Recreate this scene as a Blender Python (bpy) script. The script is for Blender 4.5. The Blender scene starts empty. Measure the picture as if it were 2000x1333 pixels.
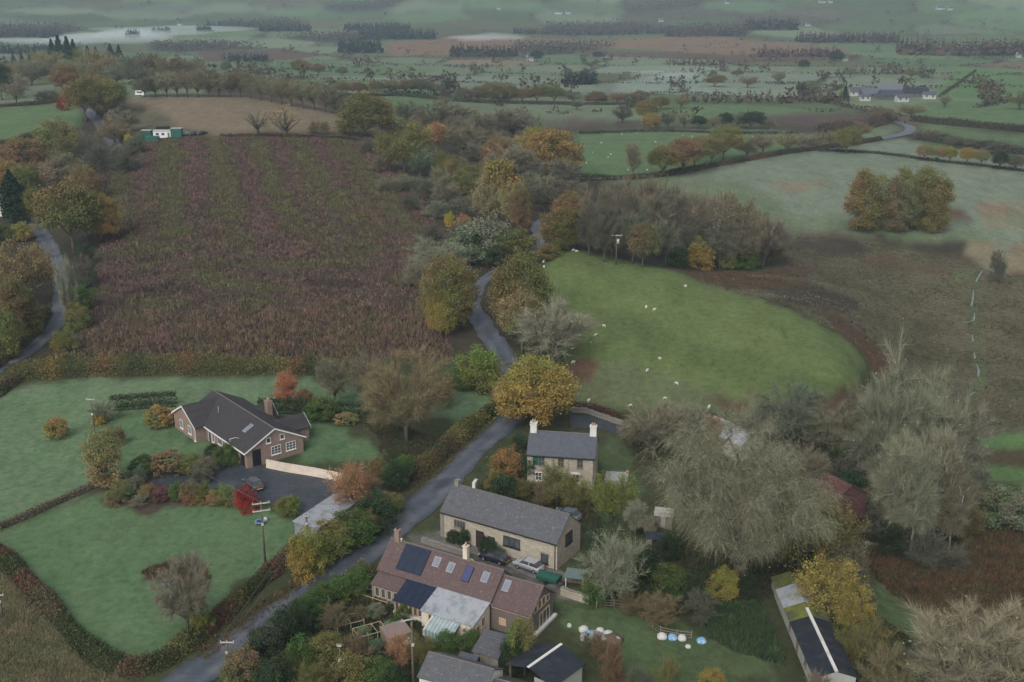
import bpy, math, random
import numpy as np
from mathutils import Vector, Matrix

# ------------------------------------------------------------------ camera
SC = bpy.context.scene
COL = SC.collection
FPX, PITCH, CAM_H = 2300.0, math.radians(18.4), 80.0
cam_d = bpy.data.cameras.new('camera')
cam = bpy.data.objects.new('camera', cam_d); COL.objects.link(cam)
cam.location = (0, 0, CAM_H); cam.rotation_euler = (math.radians(90) - PITCH, 0, 0)
cam_d.sensor_width = 36.0; cam_d.lens = 36.0 * FPX / 2000.0
cam_d.clip_start = 1.0; cam_d.clip_end = 30000.0
SC.camera = cam
# ------------------------------------------------------------------ sky
world = bpy.data.worlds.new('World'); SC.world = world; world.use_nodes = True
wn = world.node_tree.nodes; wl = world.node_tree.links
bg = wn['Background']
sky = wn.new('ShaderNodeTexSky'); sky.sky_type = 'NISHITA'; sky.sun_disc = False
SUN_EL, SUN_AZ = 42.0, 205.0          # overcast: a faint broad sun behind cloud
sky.sun_elevation = math.radians(SUN_EL); sky.sun_rotation = math.radians(SUN_AZ)
sky.air_density = 1.0; sky.dust_density = 4.0
hs = wn.new('ShaderNodeHueSaturation'); hs.inputs['Saturation'].default_value = 0.3
wl.new(sky.outputs[0], hs.inputs['Color']); wl.new(hs.outputs[0], bg.inputs['Color'])
bg.inputs['Strength'].default_value = 0.115
# ------------------------------------------------------------------ sun (behind cloud)
sd = bpy.data.lights.new('sun', 'SUN'); sd.energy = 0.8; sd.angle = math.radians(40); sd.color = (1.0, 0.985, 0.95)
sun = bpy.data.objects.new('sun', sd); COL.objects.link(sun)
_az = math.radians(SUN_AZ); _el = math.radians(SUN_EL)
_sv = Vector((math.sin(_az) * math.cos(_el), math.cos(_az) * math.cos(_el), math.sin(_el)))
sun.rotation_euler = _sv.to_track_quat('Z', 'Y').to_euler(); sun.location = (0, 0, 300)
SC.view_settings.view_transform = 'Standard'; SC.view_settings.look = 'None'
SC.view_settings.exposure = 0.42; SC.view_settings.gamma = 1.0
SC.cycles.use_denoising = True
SC.cycles.max_bounces = 5; SC.cycles.diffuse_bounces = 3; SC.cycles.glossy_bounces = 2
SC.cycles.transmission_bounces = 3; SC.cycles.volume_bounces = 1; SC.cycles.transparent_max_bounces = 8

# ------------------------------------------------------------------ terrain
CP, SP = math.cos(PITCH), math.sin(PITCH)
def ray(px, py):
    a = px - 1000.0; b = 666.5 - py
    return np.array([a, FPX * CP + b * SP, -FPX * SP + b * CP])
def on_level(px, py, z):
    d = ray(px, py); t = (z - CAM_H) / d[2]
    return d[0] * t, d[1] * t
ANCH = [  # pixel column, pixel row, ground level in metres
 (0,1333,0),(500,1333,0),(1000,1333,-.5),(1500,1333,-2),(2000,1333,-6),
 (0,1000,-1),(500,1000,0),(1000,1000,0),(1400,1100,-2),(2000,1100,-8),(1700,1000,-6),(250,1150,-.3),(750,1150,0),(1160,958,.2),(1250,950,-.8),(1086,1113,0),(900,1040,0),(600,890,.5),(480,915,.4),(350,835,.6),(1050,1240,-.2),(1100,880,.3),
 (0,750,-1),(400,745,1),(700,760,1),(1000,800,1),(1200,800,0),(1450,800,0),(1700,830,-5),(2000,820,-9),
 (60,680,-1),(110,560,0),(100,470,1),(200,240,7),(0,250,8),(60,180,4),
 (300,690,1),(600,690,1),(860,690,1),(300,500,4),(600,500,4),(820,520,4),(300,350,7),(600,350,7),(780,380,5),
 (300,270,9),(600,270,9),(480,190,12),(320,192,12),(640,218,10),(740,260,5),(480,160,0),(200,150,2),(700,190,-3),
 (985,710,1),(930,600,4),(1040,500,9),(1050,440,5),(1000,330,0),(860,300,2),(900,220,-6),
 (1090,490,11.4),(1300,530,9.8),(1500,600,7.8),(1680,740,3.5),(1120,700,3),(1300,660,5),(1450,700,4),(1150,600,7),
 (1300,515,0),(1420,525,-2),(1540,480,-5),(2000,600,-9),(1780,660,-8),(1700,540,-7),
 (1750,450,-4),(1500,330,-3),(2000,330,-5),(1750,300,-5),(1200,345,-2),(1250,280,-6),(1450,410,-2),(2000,470,-6),
 (1000,250,-10),(1800,260,-12),(2000,200,-14),(1500,220,-15),(1200,200,-18),(1700,190,-18),(900,160,-24),
 (900,130,-36),(300,130,-20),(600,140,-22),(1700,130,-34),(2000,130,-32),(1300,130,-36),
 (1300,80,-52),(800,85,-52),(300,70,-52),(0,80,-45),(2000,80,-42),(1700,75,-46),
 (1800,20,-25),(1200,20,-40),(600,25,-42),(300,20,-38),(0,25,-34),(2000,20,-22),
 (0,0,-22),(700,0,-26),(1300,0,-24),(2000,0,-8)]
_P = []
for a in ANCH:
    x, y = on_level(a[0], a[1], a[2]); _P.append((x, y, a[2]))
for s in (-1, 0, 1):
    _P += [(s * .5 * 3600, 3600, 50), (s * .5 * 5200, 5200, 95), (s * 1.1 * 40, 40, 0), (s * .5 * 80, 80, 0)]
for s in (-1, 1):
    _P += [(s * 1.2 * 150, 150, -2 - 4 * s), (s * 1.2 * 400, 400, 2 - 6 * s), (s * 1.2 * 1200, 1200, -30), (s * 1.2 * 3600, 3600, 50)]
_P = np.array(_P)
def _uv(x, y):
    y = np.maximum(y, 20.0)
    return 3.0 * x / y, np.log(y)
_pu, _pv = _uv(_P[:, 0], _P[:, 1])
def _phi(r2):
    return 0.5 * r2 * np.log(np.maximum(r2, 1e-12))
_n = len(_P)
_K = _phi((_pu[:, None] - _pu) ** 2 + (_pv[:, None] - _pv) ** 2) + np.eye(_n) * 2e-3
_A = np.zeros((_n + 3, _n + 3)); _A[:_n, :_n] = _K
_A[:_n, _n] = 1; _A[:_n, _n + 1] = _pu; _A[:_n, _n + 2] = _pv; _A[_n:, :_n] = _A[:_n, _n:].T
_W = np.linalg.solve(_A, np.concatenate([_P[:, 2], [0, 0, 0]]))
# height table over (x/y, ln y)
GU, GV = np.linspace(-3.9, 3.9, 420), np.linspace(math.log(20), math.log(5600), 420)
_gu, _gv = np.meshgrid(GU, GV)
_T = np.zeros_like(_gu)
for i in range(_n):
    _T += _W[i] * _phi((_gu - _pu[i]) ** 2 + (_gv - _pv[i]) ** 2)
_T += _W[_n] + _W[_n + 1] * _gu + _W[_n + 2] * _gv
_T = np.clip(_T, -60, 110)
def hgt(x, y):
    x = np.asarray(x, float); y = np.asarray(y, float)
    u, v = _uv(x, y)
    fu = np.clip((u - GU[0]) / (GU[1] - GU[0]), 0, len(GU) - 1.001); fv = np.clip((v - GV[0]) / (GV[1] - GV[0]), 0, len(GV) - 1.001)
    i = fu.astype(int); j = fv.astype(int); a = fu - i; b = fv - j
    return (_T[j, i] * (1 - a) + _T[j, i + 1] * a) * (1 - b) + (_T[j + 1, i] * (1 - a) + _T[j + 1, i + 1] * a) * b
_YS = np.exp(np.linspace(math.log(60), math.log(5400), 1400))
def at(px, py):
    """where the line of sight through a photo pixel meets the ground"""
    d = ray(px, py); d = d / d[1]
    x = d[0] * _YS; z = CAM_H + d[2] * _YS
    below = z < hgt(x, _YS)
    k = int(np.argmax(below)) if below.any() else len(_YS) - 1
    if k == 0: k = 1
    lo, hi = _YS[k - 1], _YS[k]
    for _ in range(18):
        m = .5 * (lo + hi)
        if CAM_H + d[2] * m < float(hgt(d[0] * m, m)): hi = m
        else: lo = m
    return Vector((d[0] * hi, hi, float(hgt(d[0] * hi, hi))))
def depth(p): return p[1] * CP + (CAM_H - p[2]) * SP
def pix(p):
    dz = p[2] - CAM_H; w = p[1] * CP - dz * SP
    return 1000 + FPX * p[0] / w, 666.5 - FPX * (p[1] * SP + dz * CP) / w
def mpp(p): return depth(p) / FPX               # metres per photo pixel
def hpx(p, n):                                    # height in metres of n photo pixels above point p
    return n * mpp(p) / math.cos(math.atan2(CAM_H - p[2], p[1]))

# ------------------------------------------------------------------ mesh helpers
def mesh_from(name, V, loops, starts, tint=None, smooth=False):
    me = bpy.data.meshes.new(name)
    V = np.asarray(V, np.float32); loops = np.asarray(loops, np.int32); starts = np.asarray(starts, np.int32)
    me.vertices.add(len(V)); me.vertices.foreach_set('co', V.ravel())
    me.loops.add(len(loops)); me.loops.foreach_set('vertex_index', loops)
    me.polygons.add(len(starts)); me.polygons.foreach_set('loop_start', starts)
    if smooth: me.polygons.foreach_set('use_smooth', np.ones(len(starts), bool))
    me.update(calc_edges=True)
    if tint is not None:
        c = np.ones((len(V), 4), np.float32); c[:, :3] = tint
        a = me.attributes.new('tint', 'FLOAT_COLOR', 'POINT'); a.data.foreach_set('color', c.ravel())
    return me
class MB:
    """collects polygons, then becomes one mesh object"""
    def __init__(s): s.v = []; s.f = []; s.sm = []
    def add(s, vs, fs, smooth=False):
        o = len(s.v); s.v += [tuple(v) for v in vs]; s.f += [tuple(i + o for i in f) for f in fs]; s.sm += [smooth] * len(fs)
        return s
    def box(s, x0, x1, y0, y1, z0, z1):
        return s.frame((x0, y0, z0), (x1 - x0, 0, 0), (0, y1 - y0, 0), (0, 0, z1 - z0))
    def frame(s, o, a, b, c):
        o, a, b, c = Vector(o), Vector(a), Vector(b), Vector(c)
        vs = [o, o + a, o + a + b, o + b, o + c, o + a + c, o + a + b + c, o + b + c]
        return s.add(vs, [(0, 3, 2, 1), (4, 5, 6, 7), (0, 1, 5, 4), (1, 2, 6, 5), (2, 3, 7, 6), (3, 0, 4, 7)])
    def prism(s, poly, d):
        """closed polygon (3d points) pushed along d"""
        d = Vector(d); p = [Vector(q) for q in poly]; n = len(p)
        fs = [tuple(range(n))[::-1], tuple(range(n, 2 * n))] + [(i, (i + 1) % n, (i + 1) % n + n, i + n) for i in range(n)]
        return s.add(p + [q + d for q in p], fs)
    def tube(s, pts, rads, n=6, cap=True):
        pts = [Vector(p) for p in pts]; rings = []; vs = []
        for i, p in enumerate(pts):
            t = (pts[min(i + 1, len(pts) - 1)] - pts[max(i - 1, 0)])
            t = t.normalized() if t.length > 1e-9 else Vector((0, 0, 1))
            a = t.cross(Vector((1, 0, 0)) if abs(t.x) < .8 else Vector((0, 1, 0))).normalized(); b = t.cross(a)
            for k in range(n):
                w = 2 * math.pi * k / n; vs.append(p + (a * math.cos(w) + b * math.sin(w)) * rads[i])
        fs = []
        for i in range(len(pts) - 1):
            for k in range(n):
                fs.append((i * n + k, i * n + (k + 1) % n, (i + 1) * n + (k + 1) % n, (i + 1) * n + k))
        s.add(vs, fs, True)
        if cap:
            o = len(s.v) - len(vs); m = (len(pts) - 1) * n
            s.f += [tuple(o + k for k in range(n))[::-1], tuple(o + m + k for k in range(n))]; s.sm += [False, False]
        return s
    def mesh(s, name):
        me = bpy.data.meshes.new(name); me.from_pydata(s.v, [], s.f)
        me.polygons.foreach_set('use_smooth', np.array(s.sm, bool)); me.update(); return me
    def build(s, name, mat, parent=None, loc=None, rz=None):
        return obj(name, s.mesh(name), mat, parent, loc, rz)
def obj(name, me, mat=None, parent=None, loc=None, rz=None):
    o = bpy.data.objects.new(name, me); COL.objects.link(o)
    if mat is not None and len(me.materials) == 0: me.materials.append(mat)
    if parent is not None: o.parent = parent
    if loc is not None: o.location = loc
    if rz is not None: o.rotation_euler = (0, 0, rz)
    return o
def empty(name, loc, rz=0.0):
    o = bpy.data.objects.new(name, None); COL.objects.link(o); o.location = loc; o.rotation_euler = (0, 0, rz); o.empty_display_size = .5
    return o
def tag(o, label=None, cat=None, group=None, kind=None):
    if label: o['label'] = label
    if cat: o['category'] = cat
    if group: o['group'] = group
    if kind: o['kind'] = kind
    return o
def dup(o, parent=None):
    c = o.copy(); COL.objects.link(c); c.parent = parent
    for k in list(o.children): dup(k, c)
    return c

# ------------------------------------------------------------------ materials
def new_mat(name):
    m = bpy.data.materials.new(name); m.use_nodes = True
    nt = m.node_tree; return m, nt.nodes, nt.links, nt.nodes['Principled BSDF']
def noise(N, L, scale, detail=4, rough=.6, vec=None, stretch=None):
    t = N.new('ShaderNodeTexNoise'); t.inputs['Scale'].default_value = scale; t.inputs['Detail'].default_value = detail; t.inputs['Roughness'].default_value = rough
    if vec is None:
        tc = N.new('ShaderNodeTexCoord'); vec = tc.outputs['Object']
    if stretch:
        mp = N.new('ShaderNodeMapping'); mp.inputs['Scale'].default_value = stretch; L.new(vec, mp.inputs['Vector']); vec = mp.outputs[0]
    L.new(vec, t.inputs['Vector']); return t.outputs['Fac']
def ramp(N, L, fac, a, b):
    r = N.new('ShaderNodeMapRange'); r.inputs['From Min'].default_value = a; r.inputs['From Max'].default_value = b; L.new(fac, r.inputs['Value']); return r.outputs[0]
def mix(N, L, fac, a, b, mode='MIX'):
    m = N.new('ShaderNodeMix'); m.data_type = 'RGBA'; m.blend_type = mode
    for s, v in ((m.inputs['Factor'], fac), (m.inputs['A'], a), (m.inputs['B'], b)):
        if isinstance(v, (int, float)): s.default_value = v
        elif isinstance(v, tuple): s.default_value = (*v, 1)
        else: L.new(v, s)
    return m.outputs['Result']
def bump(N, L, h, bsdf, strength=.4, dist=.05):
    b = N.new('ShaderNodeBump'); b.inputs['Strength'].default_value = strength; b.inputs['Distance'].default_value = dist
    L.new(h, b.inputs['Height']); L.new(b.outputs[0], bsdf.inputs['Normal'])
def speck(name, c1, c2, scale=3.0, rough=.85, c3=None, s3=.4, spec=.3, bmp=.3, metal=0.0, stretch=None, dist=.03):
    """two-tone weathered surface with an optional third tone in broad patches"""
    m, N, L, B = new_mat(name)
    f = ramp(N, L, noise(N, L, scale, 5, .65, stretch=stretch), .36, .66)
    c = mix(N, L, f, c1, c2)
    if c3: c = mix(N, L, ramp(N, L, noise(N, L, s3, 4, .6), .48, .66), c, c3)
    L.new(c, B.inputs['Base Color']); B.inputs['Roughness'].default_value = rough; B.inputs['Specular IOR Level'].default_value = spec; B.inputs['Metallic'].default_value = metal
    if bmp: bump(N, L, f, B, bmp, dist)
    return m
def courses(name, c1, c2, cj, w, h, mortar=.02, rough=.85, rot=None, bmp=.5, c3=None, spec=.3):
    """stone or brick courses / slates, laid on object X and Z (or along the slope)"""
    m, N, L, B = new_mat(name)
    tc = N.new('ShaderNodeTexCoord'); sx = N.new('ShaderNodeSeparateXYZ'); L.new(tc.outputs['Object'], sx.inputs[0])
    ad = N.new('ShaderNodeMath'); ad.operation = 'ADD'; L.new(sx.outputs[0], ad.inputs[0]); L.new(sx.outputs[1], ad.inputs[1])
    cb = N.new('ShaderNodeCombineXYZ'); L.new(ad.outputs[0] if rot is None else sx.outputs[0], cb.inputs[0]); L.new(sx.outputs[2], cb.inputs[1])
    br = N.new('ShaderNodeTexBrick'); L.new(cb.outputs[0], br.inputs['Vector'])
    br.inputs['Scale'].default_value = 1; br.inputs['Brick Width'].default_value = w; br.inputs['Row Height'].default_value = h; br.inputs['Mortar Size'].default_value = mortar
    br.inputs['Color1'].default_value = (*c1, 1); br.inputs['Color2'].default_value = (*c2, 1); br.inputs['Mortar'].default_value = (*cj, 1); br.inputs['Bias'].default_value = 0
    f = noise(N, L, 1.3, 6, .7)
    c = mix(N, L, ramp(N, L, f, .3, .75), br.outputs['Color'], tuple(x * .62 for x in c1))
    if c3: c = mix(N, L, ramp(N, L, noise(N, L, 2.6, 5, .7), .56, .68), c, c3)
    L.new(c, B.inputs['Base Color']); B.inputs['Roughness'].default_value = rough; B.inputs['Specular IOR Level'].default_value = spec
    inv = N.new('ShaderNodeMath'); inv.operation = 'SUBTRACT'; inv.inputs[0].default_value = 1; L.new(br.outputs['Fac'], inv.inputs[1])
    bump(N, L, inv.outputs[0], B, bmp, .04)
    return m
def plain(name, c, rough=.6, spec=.4, metal=0.0, v=.12, scale=6):
    return speck(name, tuple(x * (1 - v) for x in c), tuple(min(1, x * (1 + v)) for x in c), scale, rough, spec=spec, bmp=.1, metal=metal)
def leaf_mat(name, rough=.9):
    m, N, L, B = new_mat(name)
    oi = N.new('ShaderNodeObjectInfo'); at_ = N.new('ShaderNodeAttribute'); at_.attribute_name = 'tint'
    c = mix(N, L, 1.0, oi.outputs['Color'], at_.outputs['Color'], 'MULTIPLY')
    L.new(c, B.inputs['Base Color']); B.inputs['Roughness'].default_value = rough; B.inputs['Specular IOR Level'].default_value = .12
    return m
LEAF = leaf_mat('foliage')
BARK = speck('bark', (.07, .058, .045), (.15, .13, .1), 5, .95, c3=(.09, .1, .055), s3=2)
PALEBARK = speck('pale_bark', (.24, .23, .2), (.4, .38, .34), 4, .9, c3=(.12, .11, .09), s3=3)
def road_mat():
    m, N, L, B = new_mat('asphalt')
    c = mix(N, L, ramp(N, L, noise(N, L, 1.6, 6, .75), .3, .7), (.062, .075, .1), (.108, .122, .15))
    c = mix(N, L, ramp(N, L, noise(N, L, .22, 5, .65), .5, .62), c, (.125, .132, .145))
    c = mix(N, L, ramp(N, L, noise(N, L, .12, 3, .5), .58, .63), c, (.06, .066, .078))
    a = N.new('ShaderNodeAttribute'); a.attribute_name = 'tint'
    c = mix(N, L, 1.0, c, a.outputs['Color'], 'MULTIPLY')
    L.new(c, B.inputs['Base Color']); B.inputs['Roughness'].default_value = .5; B.inputs['Specular IOR Level'].default_value = .5
    return m
ASPHALT = road_mat()
TARMAC = speck('dark_tarmac', (.028, .034, .046), (.05, .058, .072), 1.2, .6, c3=(.06, .065, .075), s3=.3, spec=.45, bmp=.1)

# ================================================================== GROUND
rng = np.random.default_rng(7)
def snoise(x, y, s, seed=0):
    """cheap smooth noise, about -1..1"""
    r = np.random.default_rng(seed); v = np.zeros_like(np.asarray(x, float))
    for k in range(7):
        a = r.uniform(0, 2 * math.pi); f = (2 * math.pi / s) * r.uniform(.6, 1.9); p = r.uniform(0, 6.28)
        v = v + np.sin((x * math.cos(a) + y * math.sin(a)) * f + p + 1.3 * np.sin((x * math.sin(a) - y * math.cos(a)) * f * .7 + p * 2))
    return v / 3.6
us = np.concatenate([np.linspace(-1.28, -.56, 22)[:-1], np.linspace(-.56, .56, 620), np.linspace(.56, 1.28, 22)[1:]])
tv = np.concatenate([np.linspace(2.4, .75, 25)[:-1], np.linspace(.75, .11, 300)[:-1], np.linspace(.11, .034, 220)[:-1]])
ys = np.concatenate([82.0 / tv, 82 / np.linspace(.034, .0158, 40)])
UU, YY = np.meshgrid(us, ys); XX = UU * YY
ZZ = hgt(XX, YY)
nr, nc = XX.shape
gx, gy = XX.ravel(), YY.ravel()
GR = {  # ground colours: main tone, second tone that breaks it up
 'verge': ((.085, .078, .045), (.065, .075, .035)), 'garden': ((.05, .068, .03), (.06, .06, .034)),
 'lawn': ((.078, .142, .066), (.112, .168, .086)), 'lawn2': ((.09, .154, .078), (.13, .184, .106)),
 'rough': ((.13, .115, .065), (.07, .1, .04)), 'sheep': ((.1, .142, .052), (.112, .146, .056)), 'swale_shade': ((.078, .115, .042), (.09, .122, .046)), 'sheep2': ((.1, .13, .062), (.125, .14, .07)),  # the darker pasture green paints slope shade, not different grass
 'brown': ((.085, .05, .035), (.12, .075, .05)), 'rust': ((.115, .068, .048), (.08, .058, .04)), 'moor': ((.055, .05, .03), (.125, .118, .075)),
 'moordark': ((.04, .036, .032), (.075, .062, .05)), 'frost': ((.145, .19, .135), (.178, .212, .155)), 'frostgreen': ((.115, .158, .088), (.145, .178, .112)),
 'green': ((.09, .148, .066), (.105, .16, .075)), 'bright': ((.085, .16, .06), (.105, .175, .068)), 'tan': ((.2, .155, .105), (.15, .13, .085)),
 'pale': ((.21, .26, .215), (.18, .23, .185)), 'straw': ((.23, .15, .1), (.16, .19, .12)), 'plough': ((.07, .05, .045), (.1, .075, .06)),
 'heather': ((.07, .052, .042), (.06, .058, .034)), 'wood': ((.04, .036, .026), (.055, .05, .034)), 'bank': ((.065, .05, .03), (.085, .08, .042)),
 'bankgreen': ((.07, .115, .052), (.085, .105, .05)), 'soil': ((.06, .045, .035), (.08, .06, .045)), 'orange': ((.21, .115, .07), (.14, .115, .072)),
 'wet': ((.16, .2, .17), (.1, .1, .07)), 'concrete': ((.2, .19, .17), (.15, .14, .12)), 'gravel': ((.12, .115, .11), (.09, .088, .085))}
FIELDS = [
 ('frostgreen', [(860,195),(1060,190),(1240,205),(1300,235),(1190,240),(1050,238),(880,222)]),
 ('green', [(640,190),(860,178),(900,215),(760,235)]),
 ('plough', [(1050,234),(1130,231),(1260,240),(1310,246),(1250,248),(1130,244)]),
 ('green', [(1320,203),(1480,207),(1640,217),(1500,228),(1340,232),(1300,236)]),
 ('plough', [(1480,228),(1560,222),(1650,219),(1760,234),(1720,246),(1560,250),(1510,245)]),
 ('frostgreen', [(1290,250),(1400,252),(1540,254),(1560,260),(1400,262),(1130,262)]),
 ('green', [(1120,262),(1300,257),(1420,264),(1560,262),(1640,272),(1500,300),(1390,330),(1290,345),(1140,345),(1110,320)]),
 ('frost', [(1180,350),(1300,345),(1400,332),(1500,305),(1570,298),(1650,294),(1830,318),(2050,342),(2050,470),(1900,475),(1780,470),(1640,452),(1540,452),(1470,420),(1400,392),(1300,372)]),
 ('frostgreen', [(1150,352),(1290,350),(1420,348),(1500,380),(1580,440),(1540,452),(1470,420),(1400,392),(1300,372)]),
 ('frostgreen', [(1560,440),(1600,420),(1680,440),(1790,452),(1900,455),(1960,470),(1800,474),(1640,454)]),
 ('frost', [(1640,290),(1760,272),(1900,302),(2050,328),(2050,338),(1830,316)]),
 ('frostgreen', [(1560,268),(1660,245),(1760,248),(1740,268),(1660,284),(1560,292)]),
 ('bankgreen', [(1780,268),(1900,272),(2050,292),(2050,322),(1900,300),(1800,285)]),
 ('green', [(1800,240),(1930,258),(2050,270),(2050,288),(1900,270),(1800,256)]),
 ('bright', [(1835,172),(1860,140),(1920,138),(2050,158),(2050,205),(1940,195),(1830,190)]),
 ('green', [(1740,206),(1850,197),(1960,200),(2050,208),(2050,248),(1920,248),(1790,236)]),
 ('frostgreen', [(1560,130),(1700,130),(1850,140),(1830,165),(1700,150),(1540,148)]),
 ('frost', [(1440,165),(1600,142),(1780,160),(1800,175),(1640,168),(1480,178)]),
 ('pale', [(1205,162),(1310,142),(1400,140),(1390,160),(1395,186),(1300,184),(1200,178)]),
 ('frost', [(1410,150),(1480,142),(1590,145),(1480,160),(1420,168)]),
 ('frostgreen', [(660,120),(800,118),(950,128),(1100,150),(1090,160),(900,150),(700,152),(640,140)]),
 ('green', [(380,122),(520,118),(660,126),(850,136),(800,150),(640,148),(440,150)]),
 ('frost', [(850,148),(1000,150),(1150,165),(1180,178),(1000,175),(860,162)]),
 ('orange', [(750,98),(760,82),(900,72),(1010,74),(1400,70),(1500,82),(1660,94),(1640,102),(1400,108),(1250,96),(1080,90),(960,100),(880,108),(760,110)]),
 ('rust', [(380,100),(560,96),(640,108),(560,118),(400,118)]),
 ('brown', [(1100,96),(1300,104),(1500,110),(1650,104),(1700,112),(1500,122),(1200,112)]),
 # left hill
 ('green', [(-40,215),(60,205),(140,200),(170,222),(160,240),(110,262),(60,275),(-40,285)]),
 ('frostgreen', [(-40,188),(60,188),(110,182),(130,198),(60,204),(-40,214)]),
 ('frostgreen', [(210,160),(300,158),(400,170),(400,186),(280,192),(240,188)]),
 ('tan', [(245,195),(320,190),(480,186),(600,200),(680,225),(740,250),(750,265),(640,262),(500,262),(420,262),(330,255),(270,232)]),
 ('moor', [(225,240),(262,205),(330,225),(340,250),(270,262)]),
 # heather hill
 ('heather', [(180,330),(230,285),(300,275),(420,265),(600,268),(720,270),(790,330),(850,400),(850,500),(840,580),(880,660),(890,705),(700,705),(400,700),(140,700),(160,640),(180,560),(190,480),(215,420)]),
 # sheep hill
 ('sheep', [(1050,520),(1090,487),(1200,503),(1300,526),(1400,557),(1500,596),(1600,636),(1670,676),(1695,730),(1680,775),(1600,792),(1500,785),(1420,780),(1390,795),(1250,800),(1130,790),(1110,720),(1060,620),(1040,560)]),
 ('swale_shade', [(1110,590),(1180,600),(1330,650),(1480,700),(1600,745),(1660,770),(1560,785),(1420,745),(1280,690),(1130,650)]),  # shade of the hollow's away-facing slope, painted into the ground colour
 ('sheep2', [(1120,720),(1250,710),(1340,740),(1460,775),(1480,800),(1330,810),(1200,800),(1110,790)]),
 ('brown', [(1130,700),(1180,715),(1160,745),(1110,735)]),
 ('rust', [(1365,782),(1400,778),(1455,795),(1450,805),(1390,797)]), ('rust', [(1445,768),(1480,770),(1530,790),(1490,786)]),
 ('rust', [(1560,800),(1620,788),(1690,790),(1690,840),(1600,838),(1540,830)]),
 # moor in the low ground
 ('moor', [(1545,455),(1640,455),(1700,472),(1850,505),(2050,545),(2050,842),(1860,838),(1760,800),(1700,740),(1690,690),(1600,630),(1480,582),(1300,524),(1420,526),(1530,520)]),
 ('moordark', [(1560,462),(1680,468),(1700,495),(1620,500),(1560,490)]), ('moordark', [(1480,560),(1560,555),(1680,590),(1640,610),(1540,595)]),
 ('rust', [(1300,520),(1420,530),(1520,528),(1560,510),(1600,520),(1540,560),(1460,568),(1380,550)]),
 ('rust', [(1600,600),(1680,640),(1720,680),(1760,730),(1700,730),(1680,680),(1620,640)]), ('rust', [(1690,505),(1850,520),(1900,532),(1800,530),(1690,515)]), ('rust', [(1590,448),(1660,455),(1690,470),(1640,468)]),
 ('bright', [(1850,528),(1890,534),(1900,545),(1860,542)]),
 ('rust', [(1828,405),(1890,410),(1890,428),(1840,428)]), ('straw', [(1890,470),(2050,478),(2050,540),(1940,530),(1880,500)]), ('straw', [(1910,400),(1950,392),(2050,410),(2050,452),(1920,445)]),
 ('straw', [(1500,360),(1600,352),(1640,362),(1560,372)]),
 ('bankgreen', [(1916,525),(1926,540),(1904,562),(1904,600),(1908,625),(1900,640),(1904,690),(1912,715),(1916,745),(1908,780),(1885,780),(1900,750),(1905,725),(1897,700),(1890,650),(1894,600),(1890,570),(1905,545)]),
 # right-hand paddocks
 ('bright', [(1850,842),(1950,845),(2050,850),(2050,890),(1930,878),(1860,868)]), ('bank', [(1860,868),(1930,878),(2050,890),(2050,930),(1920,910)]),
 ('bright', [(1870,900),(1930,912),(2050,932),(2050,965),(1930,950),(1880,930)]),
 ('bank', [(1690,1050),(1760,1040),(1880,1060),(1960,1030),(2050,1040),(2050,1260),(1850,1225),(1740,1160),(1690,1110)]),
 ('bankgreen', [(1690,1125),(1740,1140),(1790,1180),(1760,1190),(1700,1170)]), ('bankgreen', [(1680,1175),(1760,1185),(1840,1215),(1850,1250),(1740,1270),(1690,1240)]),
 ('bankgreen', [(1895,1120),(1925,1125),(1920,1160),(1880,1150)]),
 # bungalow plot
 ('lawn2', [(-60,768),(60,748),(200,741),(400,737),(560,743),(720,750),(958,766),(962,800),(900,815),(700,806),(560,800),(400,800),(215,805),(210,840),(232,880),(225,930),(170,962),(60,1005),(-60,1055)]),
 ('lawn', [(215,812),(340,808),(350,850),(420,880),(410,905),(240,930),(235,880)]),
 ('lawn', [(560,815),(620,830),(740,862),(770,880),(730,905),(690,915),(600,900),(590,880)]),
 ('verge', [(690,815),(780,830),(840,850),(800,900),(740,920),(700,905),(760,880),(740,850)]),
 ('lawn', [(-60,1065),(60,1015),(175,970),(250,985),(330,980),(430,985),(500,990),(560,1015),(572,1060),(520,1112),(440,1180),(385,1232),(310,1278),(240,1292),(190,1278),(140,1228),(90,1162),(20,1092),(-60,1060)]),
 ('soil', [(175,965),(240,925),(300,910),(420,890),(500,920),(430,955),(500,985),(430,985),(330,980),(250,985)]),
 ('rough', [(-60,1110),(20,1125),(90,1190),(190,1300),(250,1345),(-60,1345)]),
 ('soil', [(272,1120),(300,1105),(350,1102),(395,1108),(412,1130),(410,1155),(370,1158),(310,1148)]),
 # hamlet yards and gardens
 ('gravel', [(790,1040),(865,1030),(1090,1105),(1100,1160),(1000,1120),(880,1085)]),
 ('bankgreen', [(1180,850),(1230,870),(1260,980),(1200,1030),(1150,1060),(1140,1000),(1180,930)]),
 ('bankgreen', [(1090,1165),(1150,1200),(1200,1180),(1300,1200),(1380,1260),(1500,1280),(1530,1345),(1200,1345),(1170,1250),(1100,1220)]),
 ('soil', [(640,1200),(700,1160),(830,1200),(850,1240),(800,1290),(700,1290)]),
 ('rust', [(1182,1268),(1205,1255),(1222,1345),(1165,1345)]),
 ('concrete', [(1100,1150),(1150,1165),(1150,1180),(1095,1170)]),
]
def tone(key, n):
    a = np.empty((n, 3)); b = np.empty((n, 3)); a[:] = GR[key][0]; b[:] = GR[key][1]; return a, b
CA, CB = tone('verge', len(gx))
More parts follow.
